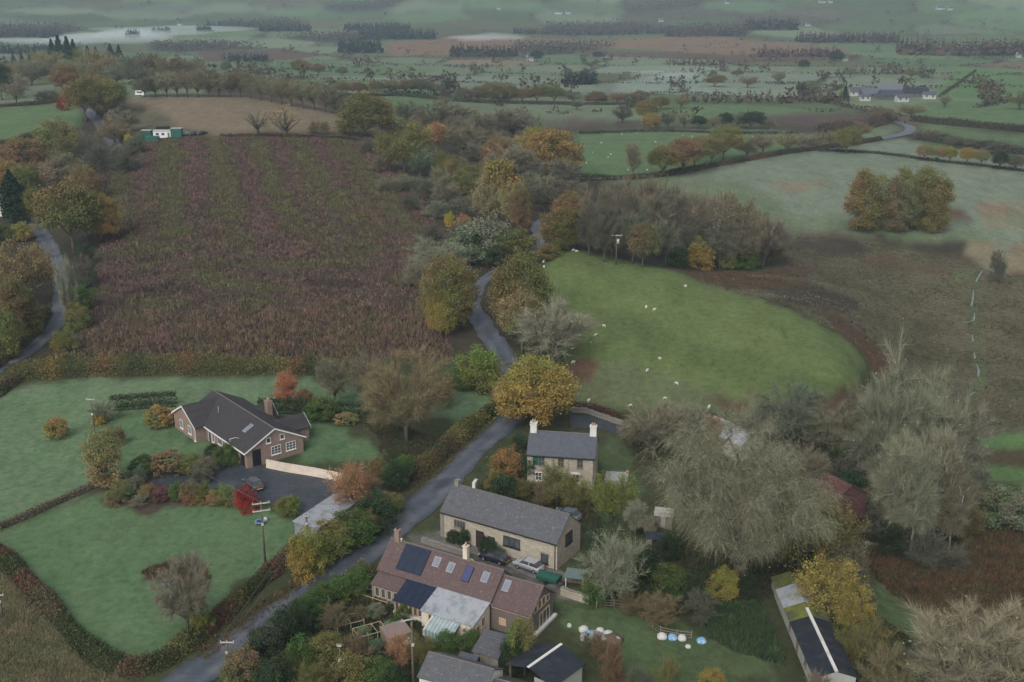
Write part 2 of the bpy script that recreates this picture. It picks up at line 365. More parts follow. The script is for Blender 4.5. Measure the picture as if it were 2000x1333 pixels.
# distant patchwork of fields, farther than about 650 m
r2 = np.random.default_rng(21)
seeds = []
for _ in range(4500):
    Y = r2.uniform(600, 4800); X = r2.uniform(-.62, .62) * Y
    if all((X - q[0]) ** 2 + ((Y - q[1]) * .8) ** 2 > (72 + Y * .018) ** 2 for q in seeds): seeds.append((X, Y))
seeds = np.array(seeds)
pal = ['frost', 'frostgreen', 'frostgreen', 'green', 'green', 'frost', 'rough', 'moor', 'tan', 'green', 'bankgreen', 'wood']
pal2 = ['bankgreen', 'green', 'green', 'frostgreen', 'rough', 'wood', 'frostgreen', 'bankgreen', 'bankgreen', 'green', 'moor']
skey = [(pal if q[1] < 1500 else pal2)[int(r2.integers(0, 11))] for q in seeds]
far = np.where(gy > 620)[0]
BD = np.full(len(gx), 99.0); SID = np.zeros(len(gx), int)
jx = gx[far] + 8 * snoise(gx[far], gy[far], 90, 3); jy = gy[far] + 8 * snoise(gx[far], gy[far], 90, 4)
for c in np.array_split(np.arange(len(far)), 40):
    d = np.hypot(jx[c, None] - seeds[:, 0], (jy[c, None] - seeds[:, 1]) * .8); p = np.partition(d, 1, axis=1)[:, :2]
    SID[far[c]] = d.argmin(1); BD[far[c]] = p[:, 1] - p[:, 0]
pa = np.array([GR[k][0] for k in skey]); pb = np.array([GR[k][1] for k in skey])
jit = r2.uniform(.8, 1.2, (len(seeds), 1)); pa = pa * jit; pb = pb * jit
wfar = np.clip((gy - 640) / 80, 0, 1)[:, None]
CA = CA * (1 - wfar) + pa[SID] * wfar; CB = CB * (1 - wfar) + pb[SID] * wfar
hedge_here = (BD < 2.5 + gy * .0022) & (gy > 660)
CA[hedge_here] = (.05, .045, .035); CB[hedge_here] = (.06, .06, .035)
mid = (gy > 230) & (gy < 640); a_, b_ = tone('wood', int(mid.sum())); CA[mid] = a_; CB[mid] = b_
nearm = gy <= 230; a_, b_ = tone('garden', int(nearm.sum())); CA[nearm] = a_; CB[nearm] = b_
sgn = 1.0 + gy * .0022
ex = gx + sgn * .5 * snoise(gx, gy, 9, 11) + sgn * .8 * snoise(gx, gy, 30, 12); ey = gy + sgn * 1.2 * snoise(gx, gy, 11, 13) + sgn * 1.5 * snoise(gx, gy, 34, 14)
def inside(x, y, poly):
    r = np.zeros(len(x), bool); n = len(poly)
    for i in range(n):
        x0, y0 = poly[i]; x1, y1 = poly[(i + 1) % n]
        if y0 == y1: continue
        c = ((y0 > y) != (y1 > y)) & (x < (x1 - x0) * (y - y0) / (y1 - y0) + x0); r ^= c
    return r
FPOLY = []
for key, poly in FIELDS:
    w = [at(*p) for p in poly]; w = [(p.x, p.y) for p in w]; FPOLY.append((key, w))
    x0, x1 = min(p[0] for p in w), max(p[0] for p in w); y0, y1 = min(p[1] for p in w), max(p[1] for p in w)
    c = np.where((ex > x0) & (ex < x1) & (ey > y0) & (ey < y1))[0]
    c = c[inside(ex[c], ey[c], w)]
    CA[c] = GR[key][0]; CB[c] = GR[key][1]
def soften(C):
    A = C.reshape(nr, nc, 3); P_ = np.pad(A, ((1, 1), (1, 1), (0, 0)), 'edge')
    return sum(P_[i:i + nr, j:j + nc] * w for i, wi in ((0, 1), (1, 2), (2, 1)) for j, w in ((0, wi / 16), (1, wi / 8), (2, wi / 16))).reshape(-1, 3)
CA = soften(soften(CA)); CB = soften(soften(CB))
idx = (np.arange(nr)[:-1, None] * nc + np.arange(nc - 1)[None, :]).ravel()
loops = np.stack([idx, idx + 1, idx + nc + 1, idx + nc], 1).ravel()
gme = mesh_from('ground', np.stack([gx, gy, ZZ.ravel()], 1), loops, np.arange(len(idx)) * 4, smooth=True)
for nm, c in (('tone_a', CA), ('tone_b', CB)):
    q = np.ones((len(gx), 4), np.float32); q[:, :3] = c
    gme.attributes.new(nm, 'FLOAT_COLOR', 'POINT').data.foreach_set('color', q.ravel())
def ground_mat():
    m, N, L, B = new_mat('ground')
    aa = N.new('ShaderNodeAttribute'); aa.attribute_name = 'tone_a'; ab = N.new('ShaderNodeAttribute'); ab.attribute_name = 'tone_b'
    n1 = noise(N, L, .055, 7, .68, stretch=(1, .55, 1)); n2 = noise(N, L, .9, 5, .7); n3 = noise(N, L, .012, 4, .6)
    f = N.new('ShaderNodeMath'); f.operation = 'ADD'; L.new(n1, f.inputs[0]); L.new(n2, f.inputs[1])
    c = mix(N, L, ramp(N, L, f.outputs[0], .78, 1.2), aa.outputs['Color'], ab.outputs['Color'])
    n4 = noise(N, L, .35, 6, .75, stretch=(1, .35, 1))
    for nn, lo, hi in ((noise(N, L, .8, 7, .8), .7, 1.27), (noise(N, L, .16, 5, .7, stretch=(1, .5, 1)), .85, 1.15)):
        mr = N.new('ShaderNodeMapRange'); mr.inputs['From Min'].default_value = .32; mr.inputs['From Max'].default_value = .68; mr.inputs['To Min'].default_value = lo; mr.inputs['To Max'].default_value = hi; L.new(nn, mr.inputs['Value'])
        vm = N.new('ShaderNodeVectorMath'); vm.operation = 'SCALE'; L.new(c, vm.inputs[0]); L.new(mr.outputs[0], vm.inputs['Scale']); c = vm.outputs[0]
    c = mix(N, L, ramp(N, L, n4, .54, .72), c, mix(N, L, 1.0, c, (.72, .74, .7), 'MULTIPLY'))
    c = mix(N, L, ramp(N, L, n3, .35, .7), c, mix(N, L, 1.0, c, (1.12, 1.08, 1.06), 'MULTIPLY'))
    c = mix(N, L, ramp(N, L, n2, .55, .75), c, mix(N, L, 1.0, c, (.8, .82, .78), 'MULTIPLY'))
    L.new(c, B.inputs['Base Color']); B.inputs['Roughness'].default_value = .95; B.inputs['Specular IOR Level'].default_value = .1
    bump(N, L, f.outputs[0], B, .5, .25)
    return m
ground = obj('ground', gme, ground_mat()); tag(ground, kind='structure')

# ------------------------------------------------------------------ roads
def smooth_path(pts, step=2.0):
    P = [Vector(p) for p in pts]; out = []
    for i in range(len(P) - 1):
        p0, p1, p2, p3 = P[max(i - 1, 0)], P[i], P[i + 1], P[min(i + 2, len(P) - 1)]
        n = max(2, int((p2 - p1).length / step))
        for k in range(n):
            t = k / n; a = (p2 - p0) * .5; b = (p3 - p1) * .5
            out.append((2 * t ** 3 - 3 * t * t + 1) * p1 + (t ** 3 - 2 * t * t + t) * a + (-2 * t ** 3 + 3 * t * t) * p2 + (t ** 3 - t * t) * b)
    out.append(P[-1]); return out
def ribbon(name, path, widths, mat, lift=.06, across=4, kind='structure', world=False, step=2.0):
    across = 8; TI = np.array([.62, .95, 1.14, .98, .84, .98, 1.14, .95, .62]); tin = []
    P = [Vector(p) for p in path] if world else [at(*p) for p in path]
    P = [Vector((p.x, p.y, 0)) for p in P]; S = smooth_path(P, step)
    L = [0]; 
    for i in range(1, len(P)): L.append(L[-1] + (P[i] - P[i - 1]).length)
    ws = np.array(widths, float) if hasattr(widths, '__len__') else np.full(len(P), float(widths))
    V = []; D = 0
    for i, p in enumerate(S):
        if i: D += (S[i] - S[i - 1]).length
        t = (S[min(i + 1, len(S) - 1)] - S[max(i - 1, 0)]).normalized(); nrm = Vector((-t.y, t.x, 0)); w = float(np.interp(D, L, ws))
        for k in range(across + 1):
            s = (k / across - .5) * w; e = (.2 * math.sin(D * 1.7 + k) + .14 * math.sin(D * 4.1 + 2 * k) + .2 * math.sin(D * .43)) * min(1, w / 4) if k in (0, across) else 0
            tin.append([TI[k] * (.9 + .1 * math.sin(D * .7 + k))] * 3); q = p + nrm * (s + e); V.append((q.x, q.y, float(hgt(q.x, q.y)) + lift + .05 * (1 - (2 * k / across - 1) ** 2)))
    m = across + 1; loops = []
    for i in range(len(S) - 1):
        for k in range(across): loops += [i * m + k, i * m + k + 1, (i + 1) * m + k + 1, (i + 1) * m + k]
    me = mesh_from(name, V, loops, np.arange(len(loops) // 4) * 4, tint=np.array(tin), smooth=True)
    o = obj(name, me, mat); tag(o, kind=kind); return o
def sheet(name, poly, mat, lift=.05, n=26, kind='structure'):
    """a patch of ground surface bounded by photo points, draped over the terrain"""
    w = [at(*p) for p in poly]; xs = [p.x for p in w]; yy = [p.y for p in w]
    import bmesh
    bm = bmesh.new(); f = bm.faces.new([bm.verts.new((p.x, p.y, 0)) for p in w])
    bmesh.ops.triangulate(bm, faces=[f])
    for _ in range(3): bmesh.ops.subdivide_edges(bm, edges=bm.edges[:], cuts=1, use_grid_fill=True)
    for v in bm.verts: v.co.z = float(hgt(v.co.x, v.co.y)) + lift
    bmesh.ops.recalc_face_normals(bm, faces=bm.faces[:])
    me = bpy.data.meshes.new(name); bm.to_mesh(me); bm.free()
    if me.polygons[0].normal.z < 0: me.flip_normals()
    o = obj(name, me, mat); tag(o, kind=kind); return o
ROADPX = [(300,1375),(395,1310),(500,1232),(590,1165),(690,1098),(780,1020),(850,962),(905,905),(950,860),(1000,818),(1014,780),(1000,725),(965,668),(935,625),(922,590),(945,548),(1000,512),(1044,484),(1054,460),(1052,442),(1062,430)]
road = ribbon('road', ROADPX, [5.2,5.2,5.0,4.8,5.2,6.0,5.2,4.4,4.6,4.8,4.6,4.4,4.4,4.2,4.0,4.0,4.0,4.0,4.2,4.2,4.0], ASPHALT, .08)
lane = ribbon('lane', [(-70,765),(-10,722),(50,688),(98,645),(118,605),(122,560),(110,515),(95,480),(78,452),(62,425)], 4.4, ASPHALT, .09)
lane2 = ribbon('upper_lane', [(232,292),(214,268),(198,246),(182,228),(165,210),(158,198)], 5.0, ASPHALT, .12)
far_road = ribbon('distant_road', [(1600,296),(1680,279),(1740,268),(1772,260),(1778,250),(1762,243),(1740,236)], 6.0, ASPHALT, .25)
track = ribbon('farm_track', [(1120,349),(1180,349),(1240,346),(1300,341),(1340,334)], 3.0, speck('track_gravel', (.4, .38, .34), (.5, .48, .43), 2, .9), .12)
drive = sheet('driveway', [(290,948),(300,930),(372,925),(425,905),(470,905),(520,912),(600,925),(690,945),(735,958),(800,975),(810,1000),(770,1010),(700,985),(650,985),(600,1010),(545,992),(500,975),(430,955),(360,952)], TARMAC, .05)
yard = sheet('back_yard', [(1112,810),(1150,812),(1215,832),(1222,852),(1170,838),(1115,836)], TARMAC, .05)
terrace = sheet('barn_terrace', [(822,1052),(862,1036),(960,1068),(1090,1112),(1120,1130),(1080,1150),(1000,1110),(905,1075),(845,1062)], speck('flagstones', (.13, .12, .11), (.2, .19, .17), 1.6, .9, c3=(.08, .08, .07)), .05)
STREAM = speck('stream_water', (.1, .14, .13), (.2, .25, .235), .5, .35, spec=.5, bmp=0)
for i, seg in enumerate([[(1920,528),(1912,540),(1906,552)], [(1901,568),(1900,585),(1897,600)], [(1903,612),(1902,624),(1897,629),(1880,632)], [(1899,655),(1900,668)], [(1902,690),(1904,702)], [(1908,714),(1911,726),(1910,738)], [(1906,768),(1899,770),(1895,774)]]):
    ribbon('stream', seg, [.2, .5, .4, .2][:len(seg)], STREAM, .14, step=.6)
water = sheet('pond_water', [(308,1138),(325,1128),(350,1130),(362,1142),(345,1150),(322,1147)], speck('pond_surface', (.12, .13, .14), (.2, .21, .22), .7, .1, spec=.6, bmp=0), .07)

# ------------------------------------------------------------------ leaf and twig clouds
def quads(C, size, r, flat=0.0):
    """random leaf-sized faces centred on C (n,3)"""
    n = len(C); a = r.normal(size=(n, 3)); a[:, 2] *= (1 - flat); a /= np.linalg.norm(a, axis=1)[:, None] + 1e-9
    b = r.normal(size=(n, 3)); b[:, 2] *= (1 - flat); b -= a * (a * b).sum(1)[:, None]; b /= np.linalg.norm(b, axis=1)[:, None] + 1e-9
    s = (np.asarray(size) * r.uniform(.6, 1.3, n))[:, None] * .5; a = a * s; b = b * s * r.uniform(.6, 1, n)[:, None]
    return np.stack([C - a - b * .3, C + a * .2 - b, C + a + b * .3, C - a * .2 + b], 1).reshape(-1, 3)
def quad_mesh(name, V, tint4):
    n = len(V) // 4; return mesh_from(name, V, np.arange(n * 4), np.arange(n) * 4, tint=tint4)
def strips(P0, P1, w, r):
    """thin tapering twigs, one triangle each"""
    d = P1 - P0; s = np.cross(d, r.normal(size=d.shape)); s /= np.linalg.norm(s, axis=1)[:, None] + 1e-9
    s = s * (np.asarray(w).reshape(-1, 1) * .5)
    return np.stack([P0 - s, P0 + s, P1], 1).reshape(-1, 3)
def multi_mesh(name, Q, TQ, T, TT):
    """leaf quads plus twig triangles in one mesh"""
    nq, nt = len(Q) // 4, len(T) // 3
    V = np.concatenate([Q.reshape(-1, 3), T.reshape(-1, 3)]); tint = np.concatenate([TQ.reshape(-1, 3), TT.reshape(-1, 3)])
    starts = np.concatenate([np.arange(nq) * 4, nq * 4 + np.arange(nt) * 3])
    return mesh_from(name, V, np.arange(len(V)), starts, tint=tint)
def scatter(poly, n, r):
    """n random ground points in a photo-pixel polygon, even over the ground"""
    w = [at(*p) for p in poly]; w = [(p.x, p.y) for p in w]
    x0, x1 = min(p[0] for p in w), max(p[0] for p in w); y0, y1 = min(p[1] for p in w), max(p[1] for p in w)
    out = np.zeros((0, 2))
    while len(out) < n:
        q = np.stack([r.uniform(x0, x1, n * 2), r.uniform(y0, y1, n * 2)], 1); out = np.concatenate([out, q[inside(q[:, 0], q[:, 1], w)]])
    return out[:n]
def cover(name, label, cat, poly, n, cols, h, size, seed, per=3, patch=18.0, blade=.38, leafy_=.5, fn=None, sd=.22):
    """uncountable ground cover: tufts of upright blades and leaves"""
    r = np.random.default_rng(seed); P = scatter(poly, n, r)
    cols = np.array(cols); f = (snoise(P[:, 0], P[:, 1], patch, seed) * .5 + .5 if fn is None else fn(P[:, 0], P[:, 1])) + r.normal(0, sd, n); k = np.clip((f * len(cols)).astype(int), 0, len(cols) - 1)
    hh = h * r.uniform(.45, 1.25, n) * (1 + .35 * snoise(P[:, 0], P[:, 1], patch * 1.4, seed + 1))
    hh = np.maximum(hh, h * .25)
    z = hgt(P[:, 0], P[:, 1])
    C = np.repeat(np.stack([P[:, 0], P[:, 1], z], 1), per, 0); H = np.repeat(hh, per); m = len(C)
    C[:, :2] += r.normal(0, size * .4, (m, 2)); up = np.stack([r.normal(0, .3, m), r.normal(0, .3, m), r.uniform(.5, 1.1, m)], 1) * H[:, None]
    t = np.repeat(cols[k] * r.uniform(.72, 1.28, (n, 1)), per, 0) * r.uniform(.8, 1.2, (m, 1))
    T = strips(C - np.array([0, 0, .04]), C + up, size * blade * r.uniform(.6, 1.3, m), r)
    if leafy_:
        q = r.integers(0, m, int(m * leafy_)); Lc = C[q] + up[q] * r.uniform(.3, 1, (len(q), 1)); Q = quads(Lc, size * .3, r); TQ = np.repeat(t[q] * r.uniform(.85, 1.2, (len(q), 1)), 4, 0)
    else: Q = np.zeros((0, 3)); TQ = np.zeros((0, 3))
    o = obj(name, multi_mesh(name, Q, TQ, T, np.repeat(t, 3, 0)), LEAF); return tag(o, label, cat, kind='stuff')
HP, HO, HD, HR = (.165, .1, .09), (.14, .13, .062), (.08, .058, .05), (.21, .13, .1)
def heath_f(x, y):
    c = x + .29 * (y - 380) + 77; st = .5 - .5 * np.cos(2 * math.pi * c / 17 + .7 * snoise(x, y, 60, 8)); w = np.clip((y - 295) / 50, 0, 1)
    return w * (.12 + .62 * st + .22 * snoise(x, y, 30, 9)) + (1 - w) * (.58 + .45 * snoise(x * .45, y, 22, 10))
HEATH = [(185,330),(235,288),(300,278),(420,268),(600,270),(720,272),(790,335),(850,400),(850,500),(840,580),(880,660),(885,702),(700,702),(400,698),(140,698),(165,640),(185,560),(195,480),(220,420)]
cover('heather', 'purple brown heather and bramble covering the hill behind the bungalow', 'heather', HEATH, 30000, [(.125, .125, .055), HO, HO, (.115, .09, .06), HD, HP, HP, HR, HD], .85, .7, 31, per=5, fn=heath_f, sd=.13, leafy_=.12)
cover('bracken', 'rusty purple bracken on the lower edge of the heather hill', 'bracken', [(140,700),(165,650),(260,600),(360,625),(470,590),(560,615),(660,580),(760,600),(850,575),(885,702)], 9000, [HR, (.22, .155, .11), HD, HO, HD, HP, (.2, .15, .1), HO], 1.1, .6, 32, per=5, patch=14, leafy_=.15)
# olive strips left by the planting rows
for i, s in enumerate([[(380,500),(400,400),(420,290),(465,285),(470,370),(500,520),(440,560)], [(560,430),(575,350),(560,285),(600,282),(625,360),(670,450),(640,520),(600,500)], [(700,440),(690,370),(640,290),(665,288),(720,340),(765,420),(740,470)], [(240,480),(270,390),(330,300),(350,300),(330,400),(320,520),(260,540)]]):
    cover('scrub_grass', ['olive grass strip left of centre in the heather', 'olive grass strip in the middle of the heather hill', 'olive grass strip near the right edge of the heather hill', 'olive grass strip near the left edge of the heather hill'][i], 'grass', s, 1500, [(.15, .14, .075), HO, (.125, .12, .06), HD], .9, .7, 40 + i, per=5, patch=9)
cover('rushes', 'brown rush tufts over the wet moor below the sheep hill', 'rushes', [(1545,458),(1700,475),(1850,508),(2040,548),(2040,838),(1860,834),(1770,800),(1720,730),(1690,690),(1600,632),(1480,584),(1320,528),(1530,524)], 7000, [(.05, .046, .026), (.075, .07, .038), (.1, .094, .052), (.08, .06, .038), (.17, .162, .105)], .32, .8, 35, per=3, fn=lambda x, y: .5 + .55 * snoise(x * .22, y, 13, 35) + .2 * snoise(x * .4, y, 40, 36), sd=.12)
cover('bank_bracken', 'dark brown bracken and rushes on the wet bank at far right', 'bracken', [(1690,1050),(1760,1042),(1880,1062),(1960,1032),(2040,1042),(2040,1250),(1850,1222),(1740,1158),(1690,1108)], 7000, [(.1, .07, .035), (.12, .095, .05), (.07, .05, .03), (.1, .09, .045), (.14, .07, .04)], .7, .6, 36, per=6, patch=6, blade=.27, leafy_=.2)
cover('nettle_patch', 'dense dark green weed bed beside the long shed', 'weeds', [(1375,1190),(1480,1180),(1510,1240),(1530,1300),(1440,1275),(1380,1240)], 2600, [(.05, .085, .035), (.065, .1, .045), (.045, .075, .04)], .9, .5, 37, per=7, patch=4, blade=.27, leafy_=.5)
cover('long_grass', 'bleached long grass in the bottom left corner', 'grass', [(-50,1112),(20,1128),(90,1192),(190,1302),(240,1345),(-50,1345)], 7000, [(.2, .18, .105), (.13, .14, .065), (.24, .2, .125)], .4, .5, 38, per=6, patch=8, blade=.16, leafy_=0)
cover('pond_reeds', 'brown reeds and dead stems around the small pond', 'reeds', [(275,1120),(302,1106),(350,1103),(395,1108),(411,1128),(408,1152),(385,1154),(362,1140),(330,1128),(305,1138)], 500, [(.12, .09, .05), (.09, .07, .045), (.15, .12, .075)], .7, .4, 39, per=5, patch=3)
cover('verge_grass', 'rough brown grass on the verge left of the road', 'grass', [(770,950),(830,925),(905,870),(965,815),(975,818),(920,872),(870,920),(820,965)], 900, [(.12, .1, .055), (.1, .1, .05), (.14, .11, .06)], .35, .4, 45, per=3, patch=4)
cover('verge_weeds', 'brown leaf litter and weeds on the verge by the lower road', 'weeds', [(380,1270),(480,1200),(580,1125),(680,1060),(770,985),(785,1000),(690,1080),(590,1150),(500,1218),(400,1295)], 1500, [(.12, .095, .05), (.09, .085, .045), (.13, .085, .05)], .4, .4, 46, per=4, patch=4)

UG = [(.05, .07, .032), (.075, .085, .04), (.06, .055, .035), (.085, .075, .045)]
for i, (lab, poly, n) in enumerate([
 ('dark undergrowth under the giant weeping tree', [(1290,1050),(1400,1000),(1560,990),(1680,1060),(1690,1130),(1560,1150),(1500,1170),(1300,1180)], 4500),
 ('dark undergrowth below the birch stand', [(1560,900),(1650,850),(1850,860),(1900,990),(1880,1060),(1760,1085),(1680,1040),(1600,1000)], 5500),
 ('overgrown border between the cottage and the barn', [(950,930),(1030,900),(1150,960),(1180,1030),(1140,1040),(1050,1005),(930,965)], 2600),
 ('tangled plants of the kitchen garden and lower bank', [(440,1345),(560,1220),(720,1130),(760,1170),(850,1230),(820,1330),(700,1345)], 6000),
 ('rough growth behind the lower sheds', [(1150,1130),(1280,1120),(1420,1150),(1390,1200),(1280,1200),(1160,1180)], 2600),
 ('weedy bank beyond the long shed', [(1660,1130),(1700,1190),(1800,1260),(1990,1260),(2030,1345),(1680,1345),(1640,1260)], 4200),
 ('rank grass between the golden tree and the barns', [(1230,830),(1380,800),(1560,840),(1600,880),(1400,900),(1250,900)], 3000),
 ('brown verge growth right of the bungalow lawn', [(700,820),(790,835),(860,860),(800,905),(735,915),(745,860)], 1600)]):
    cover('undergrowth', lab, 'undergrowth', poly, n, UG, .55, .5, 400 + i, per=5, patch=7, blade=.32, leafy_=.45)
# ------------------------------------------------------------------ the far valley: hedges, copses and plantations
def far_mass(name, label, cat, C, size, cols, seed):
    r = np.random.default_rng(seed); cols = np.array(cols)[r.integers(0, len(cols), len(C))] * r.uniform(.75, 1.25, (len(C), 1))
    o = obj(name, quad_mesh(name, quads(C, size, r), np.repeat(cols, 4, 0)), LEAF); return tag(o, label, cat, kind='stuff')
hv = np.where(hedge_here & (np.abs(gx / gy) < .5) & (gy < 3600))[0]
hv = hv[r2.random(len(hv)) < np.clip(900 / gy[hv], .25, .8)]
HC = np.repeat(np.stack([gx[hv], gy[hv], ZZ.ravel()[hv]], 1), 3, 0); HC[:, :2] += r2.normal(0, 1.5, (len(HC), 2)); HC[:, 2] += r2.uniform(.3, 2.0, len(HC))
HS = np.full(len(HC), 1.5)
tv_ = hv[(r2.random(len(hv)) < .11) & (snoise(gx[hv], gy[hv], 160, 77) > -.3)]; nt = 16
ht = np.repeat(r2.uniform(5, 11, len(tv_)), nt); D = r2.normal(size=(len(ht), 3)); D /= np.linalg.norm(D, axis=1)[:, None]; D *= r2.uniform(.4, 1, (len(D), 1))
TC = np.repeat(np.stack([gx[tv_], gy[tv_], ZZ.ravel()[tv_]], 1), nt, 0); TC[:, 0] += D[:, 0] * ht * .45; TC[:, 1] += D[:, 1] * ht * .45; TC[:, 2] += ht * (.58 + .36 * D[:, 2])
far_mass('distant_hedgerows', 'network of dark hedgerows dividing the fields of the far valley', 'hedgerow', HC, HS, [(.06, .055, .038), (.05, .055, .03), (.08, .06, .045)], 51)
far_mass('distant_hedge_trees', 'small brown hedge trees dotted along the hedgerows of the far valley', 'trees', TC, ht * .26, [(.085, .07, .045), (.07, .07, .042), (.1, .075, .05), (.06, .06, .04)], 53)
sk = np.array([i for i, k in enumerate(skey) if k == 'wood']); wv = np.where(np.isin(SID, sk) & (gy > 700) & (gy < 3800) & (np.abs(gx / gy) < .5))[0]
wv = wv[r2.random(len(wv)) < .8]
WC = np.repeat(np.stack([gx[wv], gy[wv], ZZ.ravel()[wv]], 1), 3, 0); WC[:, :2] += r2.normal(0, 3, (len(WC), 2)); WC[:, 2] += r2.uniform(1, 9, len(WC))
far_mass('distant_woodland', 'brown and grey woods scattered over the far valley sides', 'woodland', WC, 3.0, [(.075, .06, .045), (.06, .06, .04), (.09, .065, .05), (.05, .055, .035)], 52)
def plantation(px0, px1, row, rows, hp, label, seed, name='conifer_plantation', cols=((.022, .038, .03), (.028, .045, .033), (.018, .03, .026))):
    r = np.random.default_rng(seed); a, b = at(px0, row), at(px1, row); w = (b - a).length; n = max(12, int(w / 4.5)); C = []; S = []
    h = hpx((a + b) / 2, hp)
    for j in range(rows):
        for i in range(n):
            x = a.x + (b.x - a.x) * (i + r.uniform(0, 1)) / n; y = a.y + (b.y - a.y) * i / n + j * 6 + r.uniform(-2, 2); z = float(hgt(x, y)); hh = h * r.uniform(.8, 1.1)
            for k in range(7):
                t = k / 6; C.append((x + r.normal(0, 1.0 * (1 - t)), y + r.normal(0, 1.0 * (1 - t)), z + hh * (.12 + .86 * t))); S.append(hh * .42 * (1.15 - t))
    return far_mass(name, label, 'plantation', np.array(C), np.array(S), cols, seed)
plantation(660,745,104,5,30,'dark square conifer block standing left of the orange moor',61)
plantation(700,850,78,6,22,'long dark conifer belt behind the orange moor',62)
plantation(670,800,60,5,16,'thin dark conifer strip on the slope behind the longest belt',63)
plantation(505,605,62,4,18,'dark conifer block right of the valley mist',64)
plantation(440,520,121,4,20,'dark low conifer block on the field left of centre',65)
plantation(245,270,75,3,18,'small conifer clump standing up out of the mist',66)
plantation(295,330,66,3,14,'low conifer clump on the mist edge, right of the small clump',67)
plantation(383,410,64,3,16,'square conifer clump at the right end of the mist',68)
plantation(400,495,52,3,12,'dark shelter belt just above the mist',69)
plantation(-40,95,104,5,22,'dark conifer plantation below the mist at the left edge',70)
plantation(-40,110,75,6,22,'hazy plantation beyond the mist at the left edge',71, cols=((.05, .055, .045), (.06, .06, .05)))
plantation(1102,1165,166,4,28,'dense dark conifer copse in the middle of the frosted fields',72)
plantation(880,1010,112,5,26,'dark mixed copse around the farm beside the orange moor',73, 'mixed_copse', ((.05, .05, .035), (.06, .045, .035), (.03, .04, .03)))
plantation(1460,1560,60,5,26,'round topped wood on the slope above the moor at right',74, 'hill_wood', ((.05, .05, .04), (.065, .055, .045)))
plantation(1300,1460,72,4,20,'long brown wood above the orange moor',75, 'hill_wood', ((.06, .05, .042), (.075, .055, .045)))
plantation(1560,1760,84,5,22,'brown wood running along the moor edge at right',76, 'hill_wood', ((.075, .05, .045), (.06, .05, .04)))
plantation(1480,1640,112,4,20,'maroon brown wood in front of the moor at right',77, 'hill_wood', ((.085, .05, .045), (.07, .05, .04)))
plantation(1760,2030,108,5,34,'mixed brown wood at the right edge below the hillside',78, 'hill_wood', ((.085, .06, .045), (.06, .06, .04), (.1, .065, .04)))
plantation(1300,1420,128,3,16,'brown shrubby belt left of the white farm cottage',79, 'hill_wood', ((.08, .06, .05), (.06, .055, .04)))
plantation(1330,1660,202,3,26,'long brown alder belt beyond the green sheep pasture',80, 'hill_wood', ((.085, .06, .048), (.07, .055, .042), (.1, .075, .05)))
plantation(1000,1300,66,4,14,'far wooded slope above the orange moor',81, 'hill_wood', ((.05, .055, .045), (.06, .05, .045)))
plantation(1640,1830,145,3,16,'hedge belt of shrubs left of the bright green fields',82, 'hill_wood', ((.07, .06, .045), (.055, .055, .04)))

# ================================================================== TREES (nominal 10 m, scaled per tree)
def lobes(D, r, k=9, amp=.22):
    v = np.zeros(len(D))
    for _ in range(k):
        a = r.normal(size=3); a /= np.linalg.norm(a); v += np.exp(6 * (D @ a - 1)) * r.uniform(.3, 1)
    return amp * (v - .35)
def shell(n, c, rad, r, inner=.5, lo=-.75, amp=.22):
    D = r.normal(size=(n * 2, 3)); D /= np.linalg.norm(D, axis=1)[:, None]; D = D[D[:, 2] > lo][:n]
    f = r.uniform(inner ** 3, 1, len(D)) ** (1 / 3) * (1 + lobes(D, r, amp=amp))
    return np.array(c) + D * f[:, None] * np.array(rad), D
def limb(b, p0, p1, r0, r1, rr, sag=.12, n=4, side=5):
    p0, p1 = Vector(p0), Vector(p1); d = p1 - p0; off = Vector((rr.gauss(0, 1), rr.gauss(0, 1), abs(rr.gauss(0, .6)))) * d.length * sag; pts = []
    for i in range(n + 1):
        t = i / n; pts.append(p0 + d * t + off * math.sin(math.pi * t) * .5)
    b.tube(pts, [r0 + (r1 - r0) * i / n for i in range(n + 1)], side, False); return pts
def tints(n, r, cl, v=.28, hue=.12, CC=None):
    """per-clump and per-leaf colour spread; cl = clump index of each leaf"""
    k = cl.max() + 1; q = r.uniform(.3, .7, (k, 1))
    if CC is not None:
        a = r.normal(size=3); a /= np.linalg.norm(a); s = CC[:k] @ a; s = (s - s.mean()) / (s.std() + 1e-6); q = np.clip(.5 + .28 * s[:, None] + r.normal(0, .16, (k, 1)), 0, 1)
    base = r.uniform(1 - v, 1 + v, (k, 1)) * (np.array([[.74, 1.06, .8]]) * q + np.array([[1.12, .99, .95]]) * (1 - q)) * (1 + r.uniform(-hue, hue, (k, 3)) * np.array([.5, .4, .5]))
    return base[cl] * r.uniform(.88, 1.12, (n, 1))
